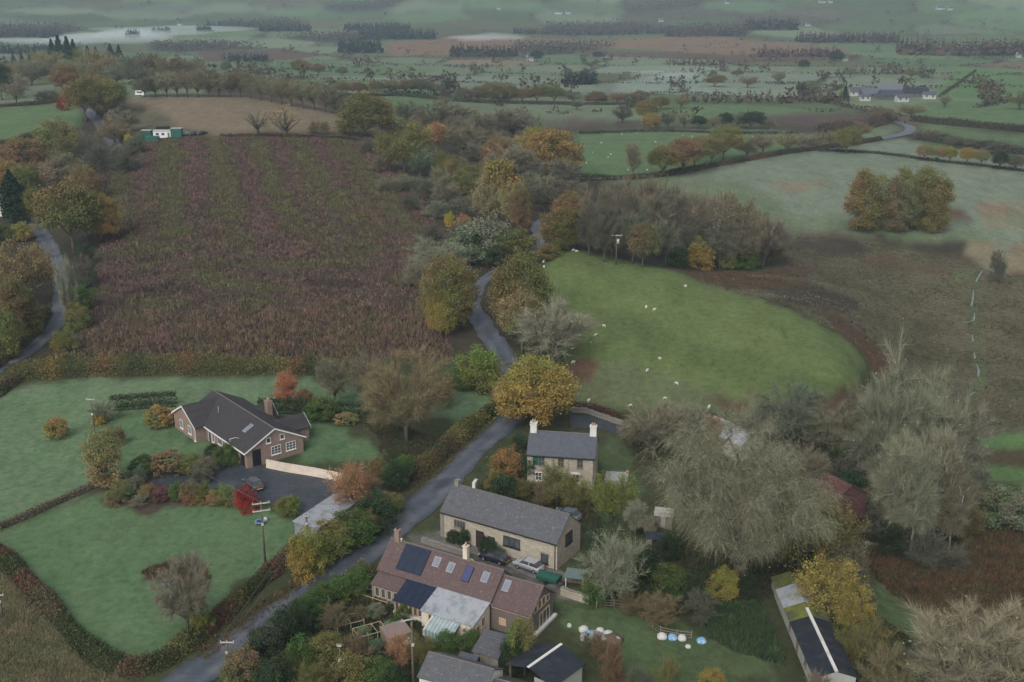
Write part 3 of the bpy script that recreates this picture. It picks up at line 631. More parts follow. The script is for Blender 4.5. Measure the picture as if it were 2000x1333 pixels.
def leafy(name, seed, ncl, per, leaf, c, rad, trunk, sig=.5, lo=-.7, inner=.45, tr=.24, twigs=0, bark=None, amp=.25, limbs=9, v=.17):
    r = np.random.default_rng(seed); rr = random.Random(seed); CC, D = shell(ncl, c, rad, r, inner, lo, amp); cl = np.repeat(np.arange(len(CC)), per)
    P = CC[cl] + r.normal(0, sig, (len(cl), 3)) * np.array([1, 1, .7]); P[:, 2] = np.maximum(P[:, 2], .15)
    Q = quads(P, leaf, r, .25); T = tints(len(cl), r, cl, v, .06, CC)
    b = MB(); b.tube([(0, 0, -.4), (.05, 0, trunk * .5), (0, .05, trunk)], [tr * 1.35, tr, tr * .8], 7)
    for i in range(limbs): limb(b, (0, 0, trunk * rr.uniform(.75, 1)), CC[rr.randrange(len(CC))] * .92 + np.array([0, 0, .08 * c[2]]), tr * .5, .04, rr)
    if twigs:
        k = r.integers(0, len(CC), twigs); p0 = CC[k] + r.normal(0, .3, (twigs, 3)); p1 = p0 + D[k] * r.uniform(.4, 1.2, (twigs, 1)) + r.normal(0, .3, (twigs, 3)) + np.array([0, 0, .25])
        me = multi_mesh(name + '_crown', Q, np.repeat(T, 4, 0), strips(p0, p1, r.uniform(.04, .09, twigs), r), np.repeat(np.ones((twigs, 3)) * r.uniform(.8, 1.15, (twigs, 1)), 3, 0))
    else: me = quad_mesh(name + '_crown', Q, np.repeat(T, 4, 0))
    me.materials.append(LEAF); tm = b.mesh(name + '_trunk'); tm.materials.append(bark or BARK); return tm, me
def twiggy(name, seed, limbs, subs, tw, c, rad, trunk, w=.05, droop=0.0, leaves=0, leaf=.22, tr=.2, bark=None, up=.45, tl=1.2, lo=-.45):
    r = np.random.default_rng(seed); rr = random.Random(seed); b = MB(); b.tube([(0, 0, -.4), (.04, .02, trunk * .6), (0, 0, trunk)], [tr * 1.3, tr, tr * .8], 7)
    CC, D = shell(limbs, c, np.array(rad) * .72, r, .75, lo, .15); P0 = []; P1 = []; W = []
    for i in range(len(CC)):
        pts = limb(b, (0, 0, trunk * rr.uniform(.55, 1)), CC[i], tr * .48, .05, rr, .16, 5)
        for j in range(subs):
            a = pts[rr.randrange(2, 6)]; d = Vector(D[i]) * rr.uniform(.5, 1.2) + Vector((rr.gauss(0, .7), rr.gauss(0, .7), rr.gauss(.3 - droop, .5))); d.normalize(); Ls = rad[0] * rr.uniform(.25, .5); e = Vector(a) + d * Ls
            P0.append(a); P1.append(e); W.append(w * 1.7)
            n = tw; t = r.uniform(.15, 1, n)[:, None]; s0 = np.array(a) + (np.array(e) - np.array(a)) * t
            dd = np.array(d) * .8 + r.normal(0, .55, (n, 3)) + np.array([0, 0, up - droop * 1.6]); dd /= np.linalg.norm(dd, axis=1)[:, None]
            s1 = s0 + dd * r.uniform(.4, 1.1, (n, 1)) * tl; P0 += list(s0); P1 += list(s1); W += list(r.uniform(.6, 1.2, n) * w)
    P0 = np.array([tuple(p) for p in P0]); P1 = np.array([tuple(p) for p in P1]); P0[:, 2] = np.maximum(P0[:, 2], .1); P1[:, 2] = np.maximum(P1[:, 2], .1); n = len(P0)
    T = strips(P0, P1, W, r); TT = np.repeat(np.ones((n, 3)) * r.uniform(.7, 1.3, (n, 1)), 3, 0)
    if leaves:
        k = r.integers(0, n, leaves); C = P1[k] + r.normal(0, .2, (leaves, 3)); C[:, 2] = np.maximum(C[:, 2], .15); Q = quads(C, leaf, r); cl = (k * 60 // n); TQ = np.repeat(tints(leaves, r, cl, .3, .15), 4, 0)
    else: Q = np.zeros((0, 3)); TQ = np.zeros((0, 3))
    me = multi_mesh(name + '_crown', Q, TQ, T, TT); me.materials.append(LEAF); tm = b.mesh(name + '_trunk'); tm.materials.append(bark or BARK); return tm, me
def spruce(name, seed, h=10, rad=2.3, n=1900, narrow=False):
    r = np.random.default_rng(seed); t = r.uniform(.04, 1, n) ** (.75); 
    prof = (1 - t) * rad if not narrow else rad * np.sqrt(np.clip(1 - (2 * t - .85) ** 2 / 1.4, .0, 1)) * (1 - t ** 6)
    step = .18 * (np.sin(t * 46) if not narrow else 0); a = r.uniform(0, 6.283, n); rr_ = prof * (1 + step) * r.uniform(.55, 1.05, n)
    P = np.stack([np.cos(a) * rr_, np.sin(a) * rr_, h * (t * .97 + .02) - rr_ * .2], 1); P[:, 2] = np.maximum(P[:, 2], .15)
    cl = (t * 30).astype(int); me = quad_mesh(name + '_crown', quads(P, .55 if not narrow else .4, r), np.repeat(tints(n, r, cl, .2, .06), 4, 0)); me.materials.append(LEAF)
    tm = MB().tube([(0, 0, -.4), (0, 0, h * .9)], [.2, .03], 6).mesh(name + '_trunk'); tm.materials.append(BARK); return tm, me
def willow(name, seed):
    """huge old crown: ascending limbs that arch over into pale hanging twigs"""
    r = np.random.default_rng(seed); rr = random.Random(seed); b = MB(); b.tube([(0, 0, -.4), (.1, 0, 1.2), (0, .1, 2.4)], [.5, .38, .34], 9); P0 = []; P1 = []; W = []
    CC, D = shell(46, (0, 0, 5.2), (4.3, 4.0, 3.9), r, .7, -.35, .2)
    for i in range(len(CC)):
        pts = limb(b, (0, 0, rr.uniform(1.4, 2.4)), CC[i], .19, .05, rr, .2, 6, 6)
        for j in range(14):
            a = np.array(pts[rr.randrange(2, 7)]); d = np.array([rr.gauss(0, .6), rr.gauss(0, .6), rr.gauss(.55, .35)]) + D[i] * .6; d /= np.linalg.norm(d); e = a + d * rr.uniform(.6, 1.4)
            P0.append(a); P1.append(e); W.append(.035)
            for q in range(40):
                t = rr.random(); s = a + (e - a) * t + r.normal(0, .07, 3); g = D[i] * .5 + r.normal(0, .5, 3); g[2] = abs(g[2]) * .5 + .2; g /= np.linalg.norm(g); g *= rr.uniform(.25, .5); w_ = rr.uniform(.009, .017)
                for k in range(3):
                    s2 = s + g; P0.append(s); P1.append(s2 + (s2 - s) * .25); W.append(w_ * (1 - k * .18)); s = s2; g = g * .98 + np.array([0, 0, -.26]) * rr.uniform(.7, 1.2)
    P0 = np.array(P0); P1 = np.array(P1); P0[:, 2] = np.maximum(P0[:, 2], .12); P1[:, 2] = np.maximum(P1[:, 2], .1); n = len(P0)
    T = strips(P0, P1, W, r); TT = np.repeat(np.ones((n, 3)) * r.uniform(.35, 1.5, (n, 1)), 3, 0); nl = 16000; k = r.integers(0, n, nl)
    low = P0[k, 2] < 9; C = P1[k] + r.normal(0, .12, (nl, 3)); C[:, 2] = np.maximum(C[:, 2], .15); Q = quads(C, .075, r); g = snoise(C[:, 0], C[:, 2], 3.2, 5)[:, None]
    TQ = np.repeat(np.where(g > 0, np.array([[.42, .52, .22]]), np.array([[.7, .68, .42]])) * r.uniform(.6, 1.2, (nl, 1)), 4, 0)
    me = multi_mesh(name + '_crown', Q, TQ, T, TT); me.materials.append(LEAF); tm = b.mesh(name + '_trunk'); tm.materials.append(BARK); return tm, me
# each prototype: (trunk mesh, crown mesh, height, crown width)
PROTO = {}
def reg(kind, tm, cm, bush=False):
    v = np.zeros(len(cm.vertices) * 3, np.float32); cm.vertices.foreach_get('co', v); v = v.reshape(-1, 3)
    PROTO.setdefault(kind, []).append((None if bush else tm, cm, float(np.percentile(v[:, 2], 99.6)), float(np.percentile(np.abs(v[:, :2]), 98.5) * 2)))
for s in range(4): reg('oak', *leafy(f'oak{s}', 100 + s, 140, 130, .24, (0, 0, 6.1), (4.3, 4.2, 3.6), 2.3, .55, -.62, twigs=700))
for s in range(3): reg('dome', *leafy(f'dome{s}', 120 + s, 180, 150, .21, (0, 0, 5.2), (4.4, 4.4, 4.6), 1.5, .5, -.8, twigs=500))
for s in range(3): reg('full', *leafy(f'full{s}', 125 + s, 190, 140, .22, (0, 0, 4.9), (4.4, 4.4, 5.0), 1.2, .5, -.97, inner=.4, twigs=400))
for s in range(3): reg('high', *leafy(f'high{s}', 130 + s, 90, 70, .3, (0, 0, 7.4), (2.3, 2.2, 2.5), 4.5, .5, -.8, twigs=900))
for s in range(2): reg('column', *leafy(f'column{s}', 135 + s, 120, 120, .2, (0, 0, 5.3), (2.6, 2.6, 4.9), 1.2, .45, -.95, inner=.3, twigs=900))
for s in range(4): reg('thin', *twiggy(f'thin{s}', 140 + s, 20, 7, 46, (0, 0, 6.0), (4.2, 4.1, 3.9), 2.6, .036, leaves=6500, leaf=.2))
for s in range(4): reg('bare', *twiggy(f'bare{s}', 160 + s, 24, 8, 80, (0, 0, 6.0), (4.2, 4.1, 4.0), 2.4, .032, leaves=260, leaf=.17, tl=1.35))
for s in range(3): reg('birch', *twiggy(f'birch{s}', 180 + s, 26, 7, 75, (0, 0, 5.7), (2.6, 2.6, 4.4), 5.0, .028, droop=.15, leaves=900, leaf=.1, tr=.13, bark=PALEBARK, lo=-.85))
for s in range(2): reg('gnarled', *twiggy(f'gnarled{s}', 190 + s, 16, 5, 9, (0, 0, 6.2), (4.6, 4.4, 4.0), 2.6, .07, leaves=300, leaf=.3, tr=.5, tl=.9))
for s in range(4): reg('bush', *leafy(f'bush{s}', 200 + s, 100, 95, .33, (0, 0, 4.0), (4.6, 4.6, 5.2), 1.0, .6, -.75, inner=.3), bush=True)
for s in range(3): reg('scrub', *twiggy(f'scrub{s}', 220 + s, 28, 8, 44, (0, 0, 4.0), (4.6, 4.6, 5.0), .8, .05, leaves=4500, leaf=.13, tr=.15, lo=-.6), bush=True)
for s in range(2): reg('clipped', *leafy(f'clipped{s}', 230 + s, 160, 44, .4, (0, 0, 3.5), (4.4, 4.4, 5.4), .8, .3, -.7, inner=.6, amp=.06, v=.15), bush=True)
for s in range(3): reg('spruce', *spruce(f'spruce{s}', 240 + s))
reg('cypress', *spruce('cypress', 250, 10, 1.9, 3600, True))
reg('willow', *willow('willow', 260))
FC = {  # foliage albedo
 'orange': (.21, .14, .056), 'rust': (.162, .11, .06), 'olive': (.135, .128, .05), 'brown': (.14, .115, .065), 'tan': (.2, .16, .085), 'grey': (.16, .148, .1),
 'palegrey': (.25, .25, .175), 'yellow': (.32, .235, .05), 'green': (.085, .12, .042), 'dark': (.045, .062, .034), 'conifer': (.028, .052, .032), 'red': (.26, .035, .035),
 'pink': (.38, .15, .095), 'gold': (.225, .17, .055), 'lime': (.165, .17, .05), 'mauve': (.155, .132, .096), 'greygreen': (.13, .145, .1), 'maroon': (.12, .055, .055), 'darkgrey': (.1, .098, .072), 'straw': (.25, .238, .155), 'olivebrown': (.14, .11, .05), 'salmon': (.27, .15, .09)}
CW = {'palegrey': 'pale grey', 'olivebrown': 'olive brown', 'greygreen': 'grey green', 'darkgrey': 'dark grey', 'lime': 'yellow green', 'conifer': 'dark green', 'dark': 'dark green', 'gold': 'golden', 'pink': 'coral pink', 'straw': 'straw coloured', 'mauve': 'mauve brown'}
KW = {'oak': 'leafy tree', 'full': 'dense round tree', 'dome': 'round leafy tree', 'high': 'tall tree', 'column': 'upright leafy tree', 'thin': 'half-bare tree', 'bare': 'bare tree', 'birch': 'slender birch', 'gnarled': 'gnarled bare tree', 'bush': 'shrub', 'scrub': 'twiggy shrub', 'clipped': 'clipped shrub', 'spruce': 'conifer', 'cypress': 'cypress', 'willow': 'spreading old tree'}
NM = {'oak': 'leafy_tree', 'full': 'leafy_tree', 'dome': 'leafy_tree', 'high': 'leafy_tree', 'column': 'leafy_tree', 'thin': 'thin_tree', 'bare': 'bare_tree', 'birch': 'birch_tree', 'gnarled': 'bare_tree', 'bush': 'shrub', 'scrub': 'twiggy_shrub', 'clipped': 'clipped_shrub', 'spruce': 'conifer_tree', 'cypress': 'cypress_tree', 'willow': 'old_spreading_tree'}
ORD = ['leftmost', 'second', 'third', 'fourth', 'fifth', 'sixth', 'seventh', 'eighth', 'ninth', 'tenth', 'eleventh', 'twelfth', 'thirteenth', 'fourteenth', 'fifteenth', 'sixteenth', 'seventeenth', 'eighteenth', 'nineteenth', 'twentieth', 'twenty-first', 'twenty-second', 'twenty-third', 'twenty-fourth', 'twenty-fifth', 'twenty-sixth', 'twenty-seventh', 'twenty-eighth', 'twenty-ninth', 'thirtieth', 'thirty-first', 'thirty-second', 'thirty-third', 'thirty-fourth', 'thirty-fifth', 'thirty-sixth']
trng = random.Random(5)
COUNT = {'tree': 0, 'shrub': 0}
def plant(px, base, top, wpx, kind, col, label, group=None):
    p = at(px, base); h = hpx(p, base - top) * 1.02; w = wpx * mpp(p)
    tm, cm, ph, pw = PROTO[kind][trng.randrange(len(PROTO[kind]))]
    sz = h / ph; sx = w / pw * 1.04; c = FC[col]; g = (1.0 if col in ('conifer', 'dark', 'red', 'green', 'lime', 'palegrey', 'straw', 'pink') else 1.25) * trng.uniform(.88, 1.12); c = tuple(x * g * trng.uniform(.95, 1.05) for x in c)
    sy = max(.6 * sz, min(sx, 1.5 * sz)); rz = trng.uniform(-.5, .5) + trng.choice([0, math.pi])
    cat = 'shrub' if tm is None else 'tree'; COUNT[cat] += 1
    if tm is None:
        o = obj(NM[kind], cm); o.location = p; o.scale = (sx, sy, sz); o.rotation_euler = (0, 0, rz); o.color = (*c, 1)
    else:
        o = empty(NM[kind], p, rz)
        for nm, me in (('trunk', tm), ('crown', cm)):
            q = obj(nm, me, None, o); q.scale = (sx, sy, sz); q.color = (*c, 1)
    return tag(o, label, cat, group)
def grove(where, items, group=None):
    """several trees or shrubs of one place, each labelled by look and by its order from the left"""
    byk = {}
    for it in sorted(items, key=lambda t: t[0]):
        w = f"{CW.get(it[5], it[5])} {KW[it[4]]}"; byk.setdefault(w, []).append(it)
    for w, its in byk.items():
        for i, it in enumerate(its):
            lab = f"{w} {where}" if len(its) == 1 else (f"leftmost {w} {where}" if i == 0 else f"{ORD[i]} {w} from left {where}")
            plant(*it, lab, group)
grove('on the bank left of the left lane', [
 (50,345,275,92,'dome','rust'),(110,312,238,85,'dome','tan'),(142,325,262,60,'thin','olive'),(180,325,258,60,'scrub','darkgrey'),(18,372,316,70,'dome','orange'),(62,385,325,62,'oak','olive'),
 (130,378,302,84,'dome','mauve'),(168,395,325,62,'dome','rust'),(70,435,368,45,'dome','olive'),(30,436,336,42,'cypress','conifer'),(47,438,372,26,'cypress','conifer'),
 (45,470,436,48,'bush','gold'),(8,474,438,42,'bush','green'),(50,605,478,112,'thin','tan'),(30,662,548,84,'dome','rust'),(14,700,600,66,'bush','olive'),(62,655,585,56,'bush','olive'),(-10,600,500,70,'thin','brown'),(85,560,500,50,'scrub','palegrey'),(-15,560,470,60,'dome','brown')], 'trees along the left lane')
grove('between the left lane and the heather', [
 (145,492,364,116,'oak','olivebrown'),(207,474,386,60,'dome','orange'),(137,640,508,36,'bare','palegrey'),(218,468,430,52,'bush','maroon'),(168,520,478,34,'bush','dark'),(172,562,500,34,'bush','darkgrey'),(160,605,560,54,'bush','green'),(152,645,592,46,'bush','olive'),(128,690,645,50,'bush','olive'),
 (206,334,278,72,'scrub','darkgrey'),(246,335,288,62,'scrub','darkgrey'),(226,282,240,62,'thin','brown'),(240,262,215,60,'thin','mauve'),(170,465,395,40,'dome','rust'),(265,300,270,40,'bush','darkgrey'),(252,285,262,18,'bush','yellow')], 'trees along the left lane')
grove('over the lane at upper left', [(168,238,156,66,'oak','olivebrown'),(212,232,160,68,'oak','olive'),(190,224,150,80,'dome','rust'),(126,192,130,50,'oak','rust'),(124,216,190,22,'bush','red'),(33,208,146,52,'thin','grey'),(4,196,128,54,'oak','dark'),(62,168,120,70,'thin','grey'),(14,152,124,44,'oak','rust'),(95,200,178,46,'bush','darkgrey'),(232,186,165,30,'bush','darkgrey')], 'trees at upper left')
grove('in the dark wood at upper left', [(106,140,80,26,'spruce','conifer'),(120,142,73,30,'spruce','conifer'),(136,140,75,28,'spruce','conifer'),(148,138,80,24,'spruce','conifer'),(174,132,92,22,'spruce','conifer'),(190,130,94,20,'spruce','conifer'),(218,128,88,24,'spruce','conifer'),(235,132,90,22,'spruce','conifer'),(28,132,104,12,'spruce','conifer'),(45,136,104,14,'spruce','conifer'),(60,136,107,12,'spruce','conifer'),(87,138,110,12,'spruce','conifer'),
 (76,134,98,48,'thin','olive'),(102,152,104,60,'thin','tan'),(162,150,100,60,'thin','olive'),(198,152,100,72,'thin','tan'),(146,166,118,60,'thin','grey'),(250,154,112,56,'thin','greygreen'),(290,152,106,70,'thin','brown'),(332,154,112,72,'thin','brown'),(372,154,116,62,'thin','brown'),(228,166,128,60,'thin','grey'),(270,168,134,66,'thin','darkgrey'),(185,168,125,50,'thin','brown'),(50,152,118,50,'thin','mauve'),(310,168,136,40,'thin','darkgrey')], 'wood at upper left')
grove('in the tree line behind the tan field', [(x, b, t, 44, 'thin', c) for x, b, t, c in [(283,190,152,'darkgrey'),(304,190,148,'darkgrey'),(326,190,142,'grey'),(346,190,140,'grey'),(366,190,136,'mauve'),(386,190,138,'grey'),(408,190,134,'mauve'),(428,190,142,'grey'),(450,190,142,'mauve'),(470,190,136,'brown'),(490,193,138,'mauve'),(510,196,150,'grey'),(530,200,150,'grey'),(550,204,152,'mauve'),(570,208,156,'brown'),(592,212,158,'grey'),(614,216,162,'grey'),(636,220,166,'mauve'),(656,224,172,'darkgrey'),(674,228,180,'darkgrey')]], 'tree line behind the tan field')
grove('on the edge of the tan field', [(503,264,214,64,'gnarled','grey'),(558,268,206,86,'gnarled','tan'),(625,262,236,40,'scrub','brown'),(714,266,184,104,'dome','olivebrown')])
grove('in the central wood', [(795,244,200,44,'thin','darkgrey'),(862,272,196,120,'bare','grey'),(790,338,240,104,'thin','olive'),(762,336,262,56,'thin','olive'),(853,312,244,36,'high','salmon'),(905,305,242,68,'bare','grey'),(958,268,214,84,'bare','grey'),(1002,272,214,76,'bare','mauve'),(1036,276,226,48,'thin','greygreen'),(945,292,250,76,'bare','darkgrey'),(985,310,262,80,'bare','grey'),(975,336,270,66,'dome','rust'),(1066,350,257,116,'dome','orange'),(992,356,286,90,'bare','grey'),(1082,368,308,106,'bare','darkgrey'),(866,352,296,44,'thin','lime'),(892,362,306,46,'column','rust'),(905,384,338,56,'bush','olive'),
 (976,446,316,64,'high','orange'),(958,452,345,62,'thin','tan'),(998,458,352,50,'thin','tan'),(1016,462,366,42,'column','rust'),(935,330,280,60,'bare','grey'),(830,300,236,50,'bare','brown'),(1050,310,262,60,'dome','olive'),(1110,392,352,70,'bare','grey'),(1064,415,362,60,'bare','darkgrey'),(1116,436,376,66,'dome','rust'),(890,282,230,70,'bare','grey'),(1028,400,340,60,'bare','grey'),(925,300,252,60,'bare','brown'),(930,370,320,60,'thin','olive'),(860,380,330,50,'thin','grey'),(820,345,290,60,'thin','greygreen'),(770,270,232,50,'thin','grey'),(1055,395,345,60,'bare','grey')], 'trees of the central wood')
grove('on the scrubby slope below the central wood', [(760,375,345,50,'scrub','grey'),(800,372,342,56,'scrub','greygreen'),(832,392,352,50,'scrub','darkgrey'),(870,398,356,56,'scrub','grey'),(850,425,392,56,'scrub','greygreen'),(900,430,390,60,'scrub','darkgrey'),(932,415,380,50,'scrub','grey'),(945,510,424,110,'bush','greygreen'),(1006,502,452,84,'bush','olive'),(858,535,464,112,'scrub','palegrey'),(878,442,416,22,'bush','yellow'),(906,444,420,28,'bush','salmon'),(800,410,380,50,'scrub','darkgrey'),(890,470,436,50,'scrub','mauve'),(845,470,440,50,'scrub','darkgrey'),(975,520,478,50,'bush','dark'),(820,560,515,60,'scrub','grey'),(720,300,270,40,'scrub','darkgrey'),(740,335,305,40,'scrub','mauve')], 'scrub below the central wood')
grove('right of the lane by the sheep hill', [(1098,486,410,80,'dome','olivebrown'),(1068,508,480,50,'bush','olivebrown'),(1088,492,470,40,'bush','olive')])
grove('in the bare wood behind the sheep hill', [(1165,490,366,74,'bare','grey'),(1215,488,352,76,'bare','grey'),(1195,505,385,60,'bare','darkgrey'),(1268,500,362,82,'bare','grey'),(1310,500,370,74,'bare','darkgrey'),(1340,510,380,80,'bare','mauve'),(1255,522,438,62,'oak','brown'),(1388,520,392,82,'thin','mauve'),(1432,516,392,84,'thin','brown'),(1365,525,468,52,'bush','gold'),(1405,526,430,62,'bare','greygreen'),(1450,527,420,74,'bare','grey'),(1490,524,428,74,'bare','mauve'),(1422,527,482,34,'bush','olive'),(1460,528,490,42,'bush','green'),(1300,518,430,56,'bare','greygreen'),(1150,500,400,50,'bare','darkgrey'),(1235,515,400,60,'bare','greygreen'),(1345,520,430,60,'bare','darkgrey'),(1180,512,420,50,'bare','darkgrey'),(1280,480,352,60,'bare','brown'),(1240,470,350,60,'bare','mauve'),(1360,490,375,60,'bare','grey'),(1410,490,380,60,'bare','brown'),(1470,505,405,60,'bare','brown'),(1510,520,460,40,'bare','brown'),(1325,525,480,40,'bush','dark')], 'bare wood behind the sheep hill')
grove('in the round clump on the frosted field', [(1692,450,338,84,'full','olivebrown'),(1752,452,350,66,'full','brown'),(1814,448,336,80,'full','olive'),(1765,436,334,52,'full','olive')], 'clump of trees on the frosted field')
grove('in the row beside the sheep pasture', [(1295,345,288,60,'oak','olivebrown'),(1334,340,272,64,'oak','rust'),(1356,330,272,56,'oak','brown'),(1412,314,250,62,'oak','olive'),(1390,322,268,50,'oak','rust'),(1236,350,278,32,'bare','grey'),(1458,308,270,44,'thin','mauve'),(1490,303,262,44,'thin','mauve'),(1535,298,260,42,'thin','tan'),(1652,300,252,50,'oak','olive'),(1575,290,262,46,'scrub','mauve'),(1610,286,256,50,'scrub','brown'),(1680,272,240,40,'thin','brown'),(1120,345,270,40,'bare','grey')], 'hedge trees beside the sheep pasture')
grove('in the hedgerow beyond the sheep pasture', [(1216,240,208,38,'bare','darkgrey'),(1262,240,198,46,'oak','olive'),(1272,252,222,36,'dome','gold'),(1305,252,220,34,'thin','darkgrey'),(1336,252,222,28,'thin','grey'),(1364,252,228,32,'oak','dark'),(1392,252,226,32,'thin','grey'),(1416,250,222,30,'oak','dark'),(1440,250,220,34,'thin','greygreen'),(1466,252,220,46,'oak','dark'),(1500,252,234,34,'thin','mauve'),(1290,214,190,36,'oak','brown'),(1250,202,178,36,'dome','rust'),(1330,212,190,30,'thin','brown')], 'hedge trees beyond the sheep pasture')
grove('in the oak row across the middle distance', [(668,185,160,36,'oak','brown'),(700,185,162,36,'oak','rust'),(735,184,160,34,'oak','brown'),(765,184,158,36,'oak','mauve'),(792,184,158,40,'oak','brown'),(822,186,156,44,'oak','darkgrey'),(850,188,160,36,'thin','grey'),(878,180,154,24,'dome','conifer'),(905,196,172,36,'dome','mauve'),(935,196,170,40,'dome','brown'),(962,198,164,52,'dome','olivebrown'),(992,198,166,46,'dome','olivebrown'),(1020,200,174,38,'oak','rust'),(1048,200,170,40,'oak','olivebrown'),(1082,202,168,50,'oak','olive'),(1120,202,182,26,'thin','greygreen'),(1165,202,180,44,'dome','brown'),(1205,202,182,34,'thin','rust')], 'oak row in the middle distance')
grove('standing alone in the middle fields', [(442,145,120,18,'oak','greygreen'),(490,143,122,18,'thin','grey'),(588,150,118,36,'oak','rust'),(622,148,126,24,'oak','brown'),(668,150,132,22,'oak','brown'),(1128,215,196,24,'thin','darkgrey'),(1048,118,100,24,'dome','dark'),(1168,114,102,22,'dome','dark'),(1570,132,118,22,'dome','dark'),(1632,120,100,28,'dome','dark'),(1650,198,168,16,'spruce','conifer'),(1590,190,158,30,'thin','greygreen'),(1565,188,160,22,'thin','dark'),(1440,150,138,26,'oak','brown'),(1395,170,148,40,'oak','olivebrown'),(1460,172,150,36,'thin','brown'),(1520,165,140,26,'thin','grey'),(1780,155,132,24,'thin','brown'),(1660,152,130,24,'thin','grey'),(1990,215,180,40,'thin','brown'),(1845,210,186,24,'thin','grey'),(690,262,236,24,'thin','brown')], 'lone trees in the middle fields')
grove('in the tawny row at the right edge', [(1805,314,284,32,'oak','tan'),(1832,317,288,26,'oak','tan'),(1855,318,288,28,'oak','gold'),(1888,321,290,34,'oak','gold'),(1916,324,294,26,'oak','tan'),(1952,331,298,32,'oak','dark'),(1982,334,304,30,'oak','darkgrey'),(1940,300,280,50,'scrub','darkgrey'),(1870,290,268,60,'scrub','darkgrey'),(1810,270,250,50,'scrub','mauve'),(1945,555,490,34,'scrub','darkgrey'),(1720,240,208,60,'thin','mauve'),(1780,228,206,50,'thin','brown')], 'row at the right edge')
# ---- around the hamlet
plant(880,650,508,100,'dome','olivebrown','big olive and amber tree left of the road bend','trees by the road bend')
plant(862,660,565,60,'dome','gold','lower golden tree beside the big olive tree at the bend','trees by the road bend')
plant(1012,655,505,112,'dome','olivebrown','big tawny olive tree right of the road bend','trees by the road bend')
plant(1020,690,575,80,'oak','tan','smaller tan tree in front of the tawny tree at the bend','trees by the road bend')
plant(1078,716,590,138,'bare','palegrey','pale bare tree in front of the sheep hill','trees by the road bend')
plant(1046,832,704,142,'dome','gold','large golden orange tree just behind the stone cottage')
plant(1005,812,735,70,'dome','salmon','salmon tree squeezed against the large golden tree by the cottage')
plant(938,762,684,84,'bush','lime','bright yellow green shrub at the roadside near the bend')
plant(897,758,716,54,'bush','green','darker green shrub left of the bright roadside shrub')
plant(795,862,694,150,'bare','tan','large tan bare tree right of the bungalow, broad and fine twigged')
plant(655,792,700,64,'bare','grey','small bare tree behind the bungalow hedge')
plant(562,788,726,42,'column','pink','coral pink young tree behind the bungalow')
plant(592,795,764,40,'bush','rust','rusty shrub beside the coral pink tree')
plant(632,818,776,64,'bush','green','round green shrub behind the bungalow')
plant(676,828,806,44,'clipped','tan','small tan clipped shrub right of the bungalow')
plant(722,762,688,66,'scrub','mauve','mauve twiggy shrub at the right end of the garden hedge')
plant(750,782,705,60,'scrub','brown','brown twiggy shrub left of the large tan tree')
plant(845,790,725,80,'scrub','tan','tan thicket between the garden and the roadside shrub')
plant(204,952,846,70,'column','tan','upright tan tree on the lawn left of the drive')
plant(113,856,814,42,'bush','orange','round orange shrub alone on the frosted lawn')
plant(312,832,796,56,'clipped','orange','orange and yellow clipped shrub by the bungalow corner')
plant(204,825,782,48,'bare','palegrey','small pale bare tree beside the lawn pole')
plant(193,830,810,24,'bush','yellow','small yellow shrub at the foot of the lawn pole')
plant(230,870,830,30,'scrub','brown','thin brown twiggy shrub on the lawn edge')
grove('beside the bungalow front lawn', [(286,922,892,58,'clipped','green'),(332,924,884,62,'clipped','rust'),(372,922,890,56,'bush','olive'),(402,925,895,46,'bush','darkgrey'),(440,908,872,46,'bush','green'),(462,905,886,24,'bush','olive'),(415,890,870,30,'bush','dark')], 'shrubs by the bungalow front')
grove('in the shrub border below the drive', [(240,972,940,44,'bush','olive'),(262,966,934,44,'bush','darkgrey'),(290,975,948,36,'bush','rust'),(316,978,952,36,'bush','maroon'),(348,978,944,34,'bush','green'),(372,980,942,44,'bush','rust'),(398,980,944,40,'bush','olive'),(418,986,962,30,'bush','salmon'),(440,985,950,46,'bush','olive'),(482,996,952,48,'bush','red'),(462,990,965,30,'scrub','palegrey'),(562,1004,974,46,'bush','lime'),(225,985,958,40,'bush','brown'),(272,988,968,40,'scrub','grey'),(275,945,915,24,'bush','darkgrey'),(395,945,915,40,'scrub','darkgrey')], 'shrub border below the drive')
grove('in the thicket above the junction', [(735,1030,968,84,'bush','dark'),(690,1062,1000,84,'bush','green'),(650,1085,1020,74,'bush','olive'),(598,1125,1042,72,'bush','gold'),(692,1000,908,92,'thin','salmon'),(620,1110,1060,60,'bush','lime'),(762,1000,965,50,'bush','olive'),(720,980,935,50,'scrub','mauve'),(740,940,896,44,'bush','rust'),(700,948,915,40,'scrub','brown'),(775,955,905,60,'bush','dark'),(790,930,890,50,'bush','green'),(715,1050,1000,50,'bush','olive')], 'thicket above the junction')
plant(368,1230,1100,104,'bare','grey','bare grey tree at the edge of the pond lawn')
plant(395,1235,1182,46,'bush','lime','yellow green shrub at the foot of the pond lawn tree')
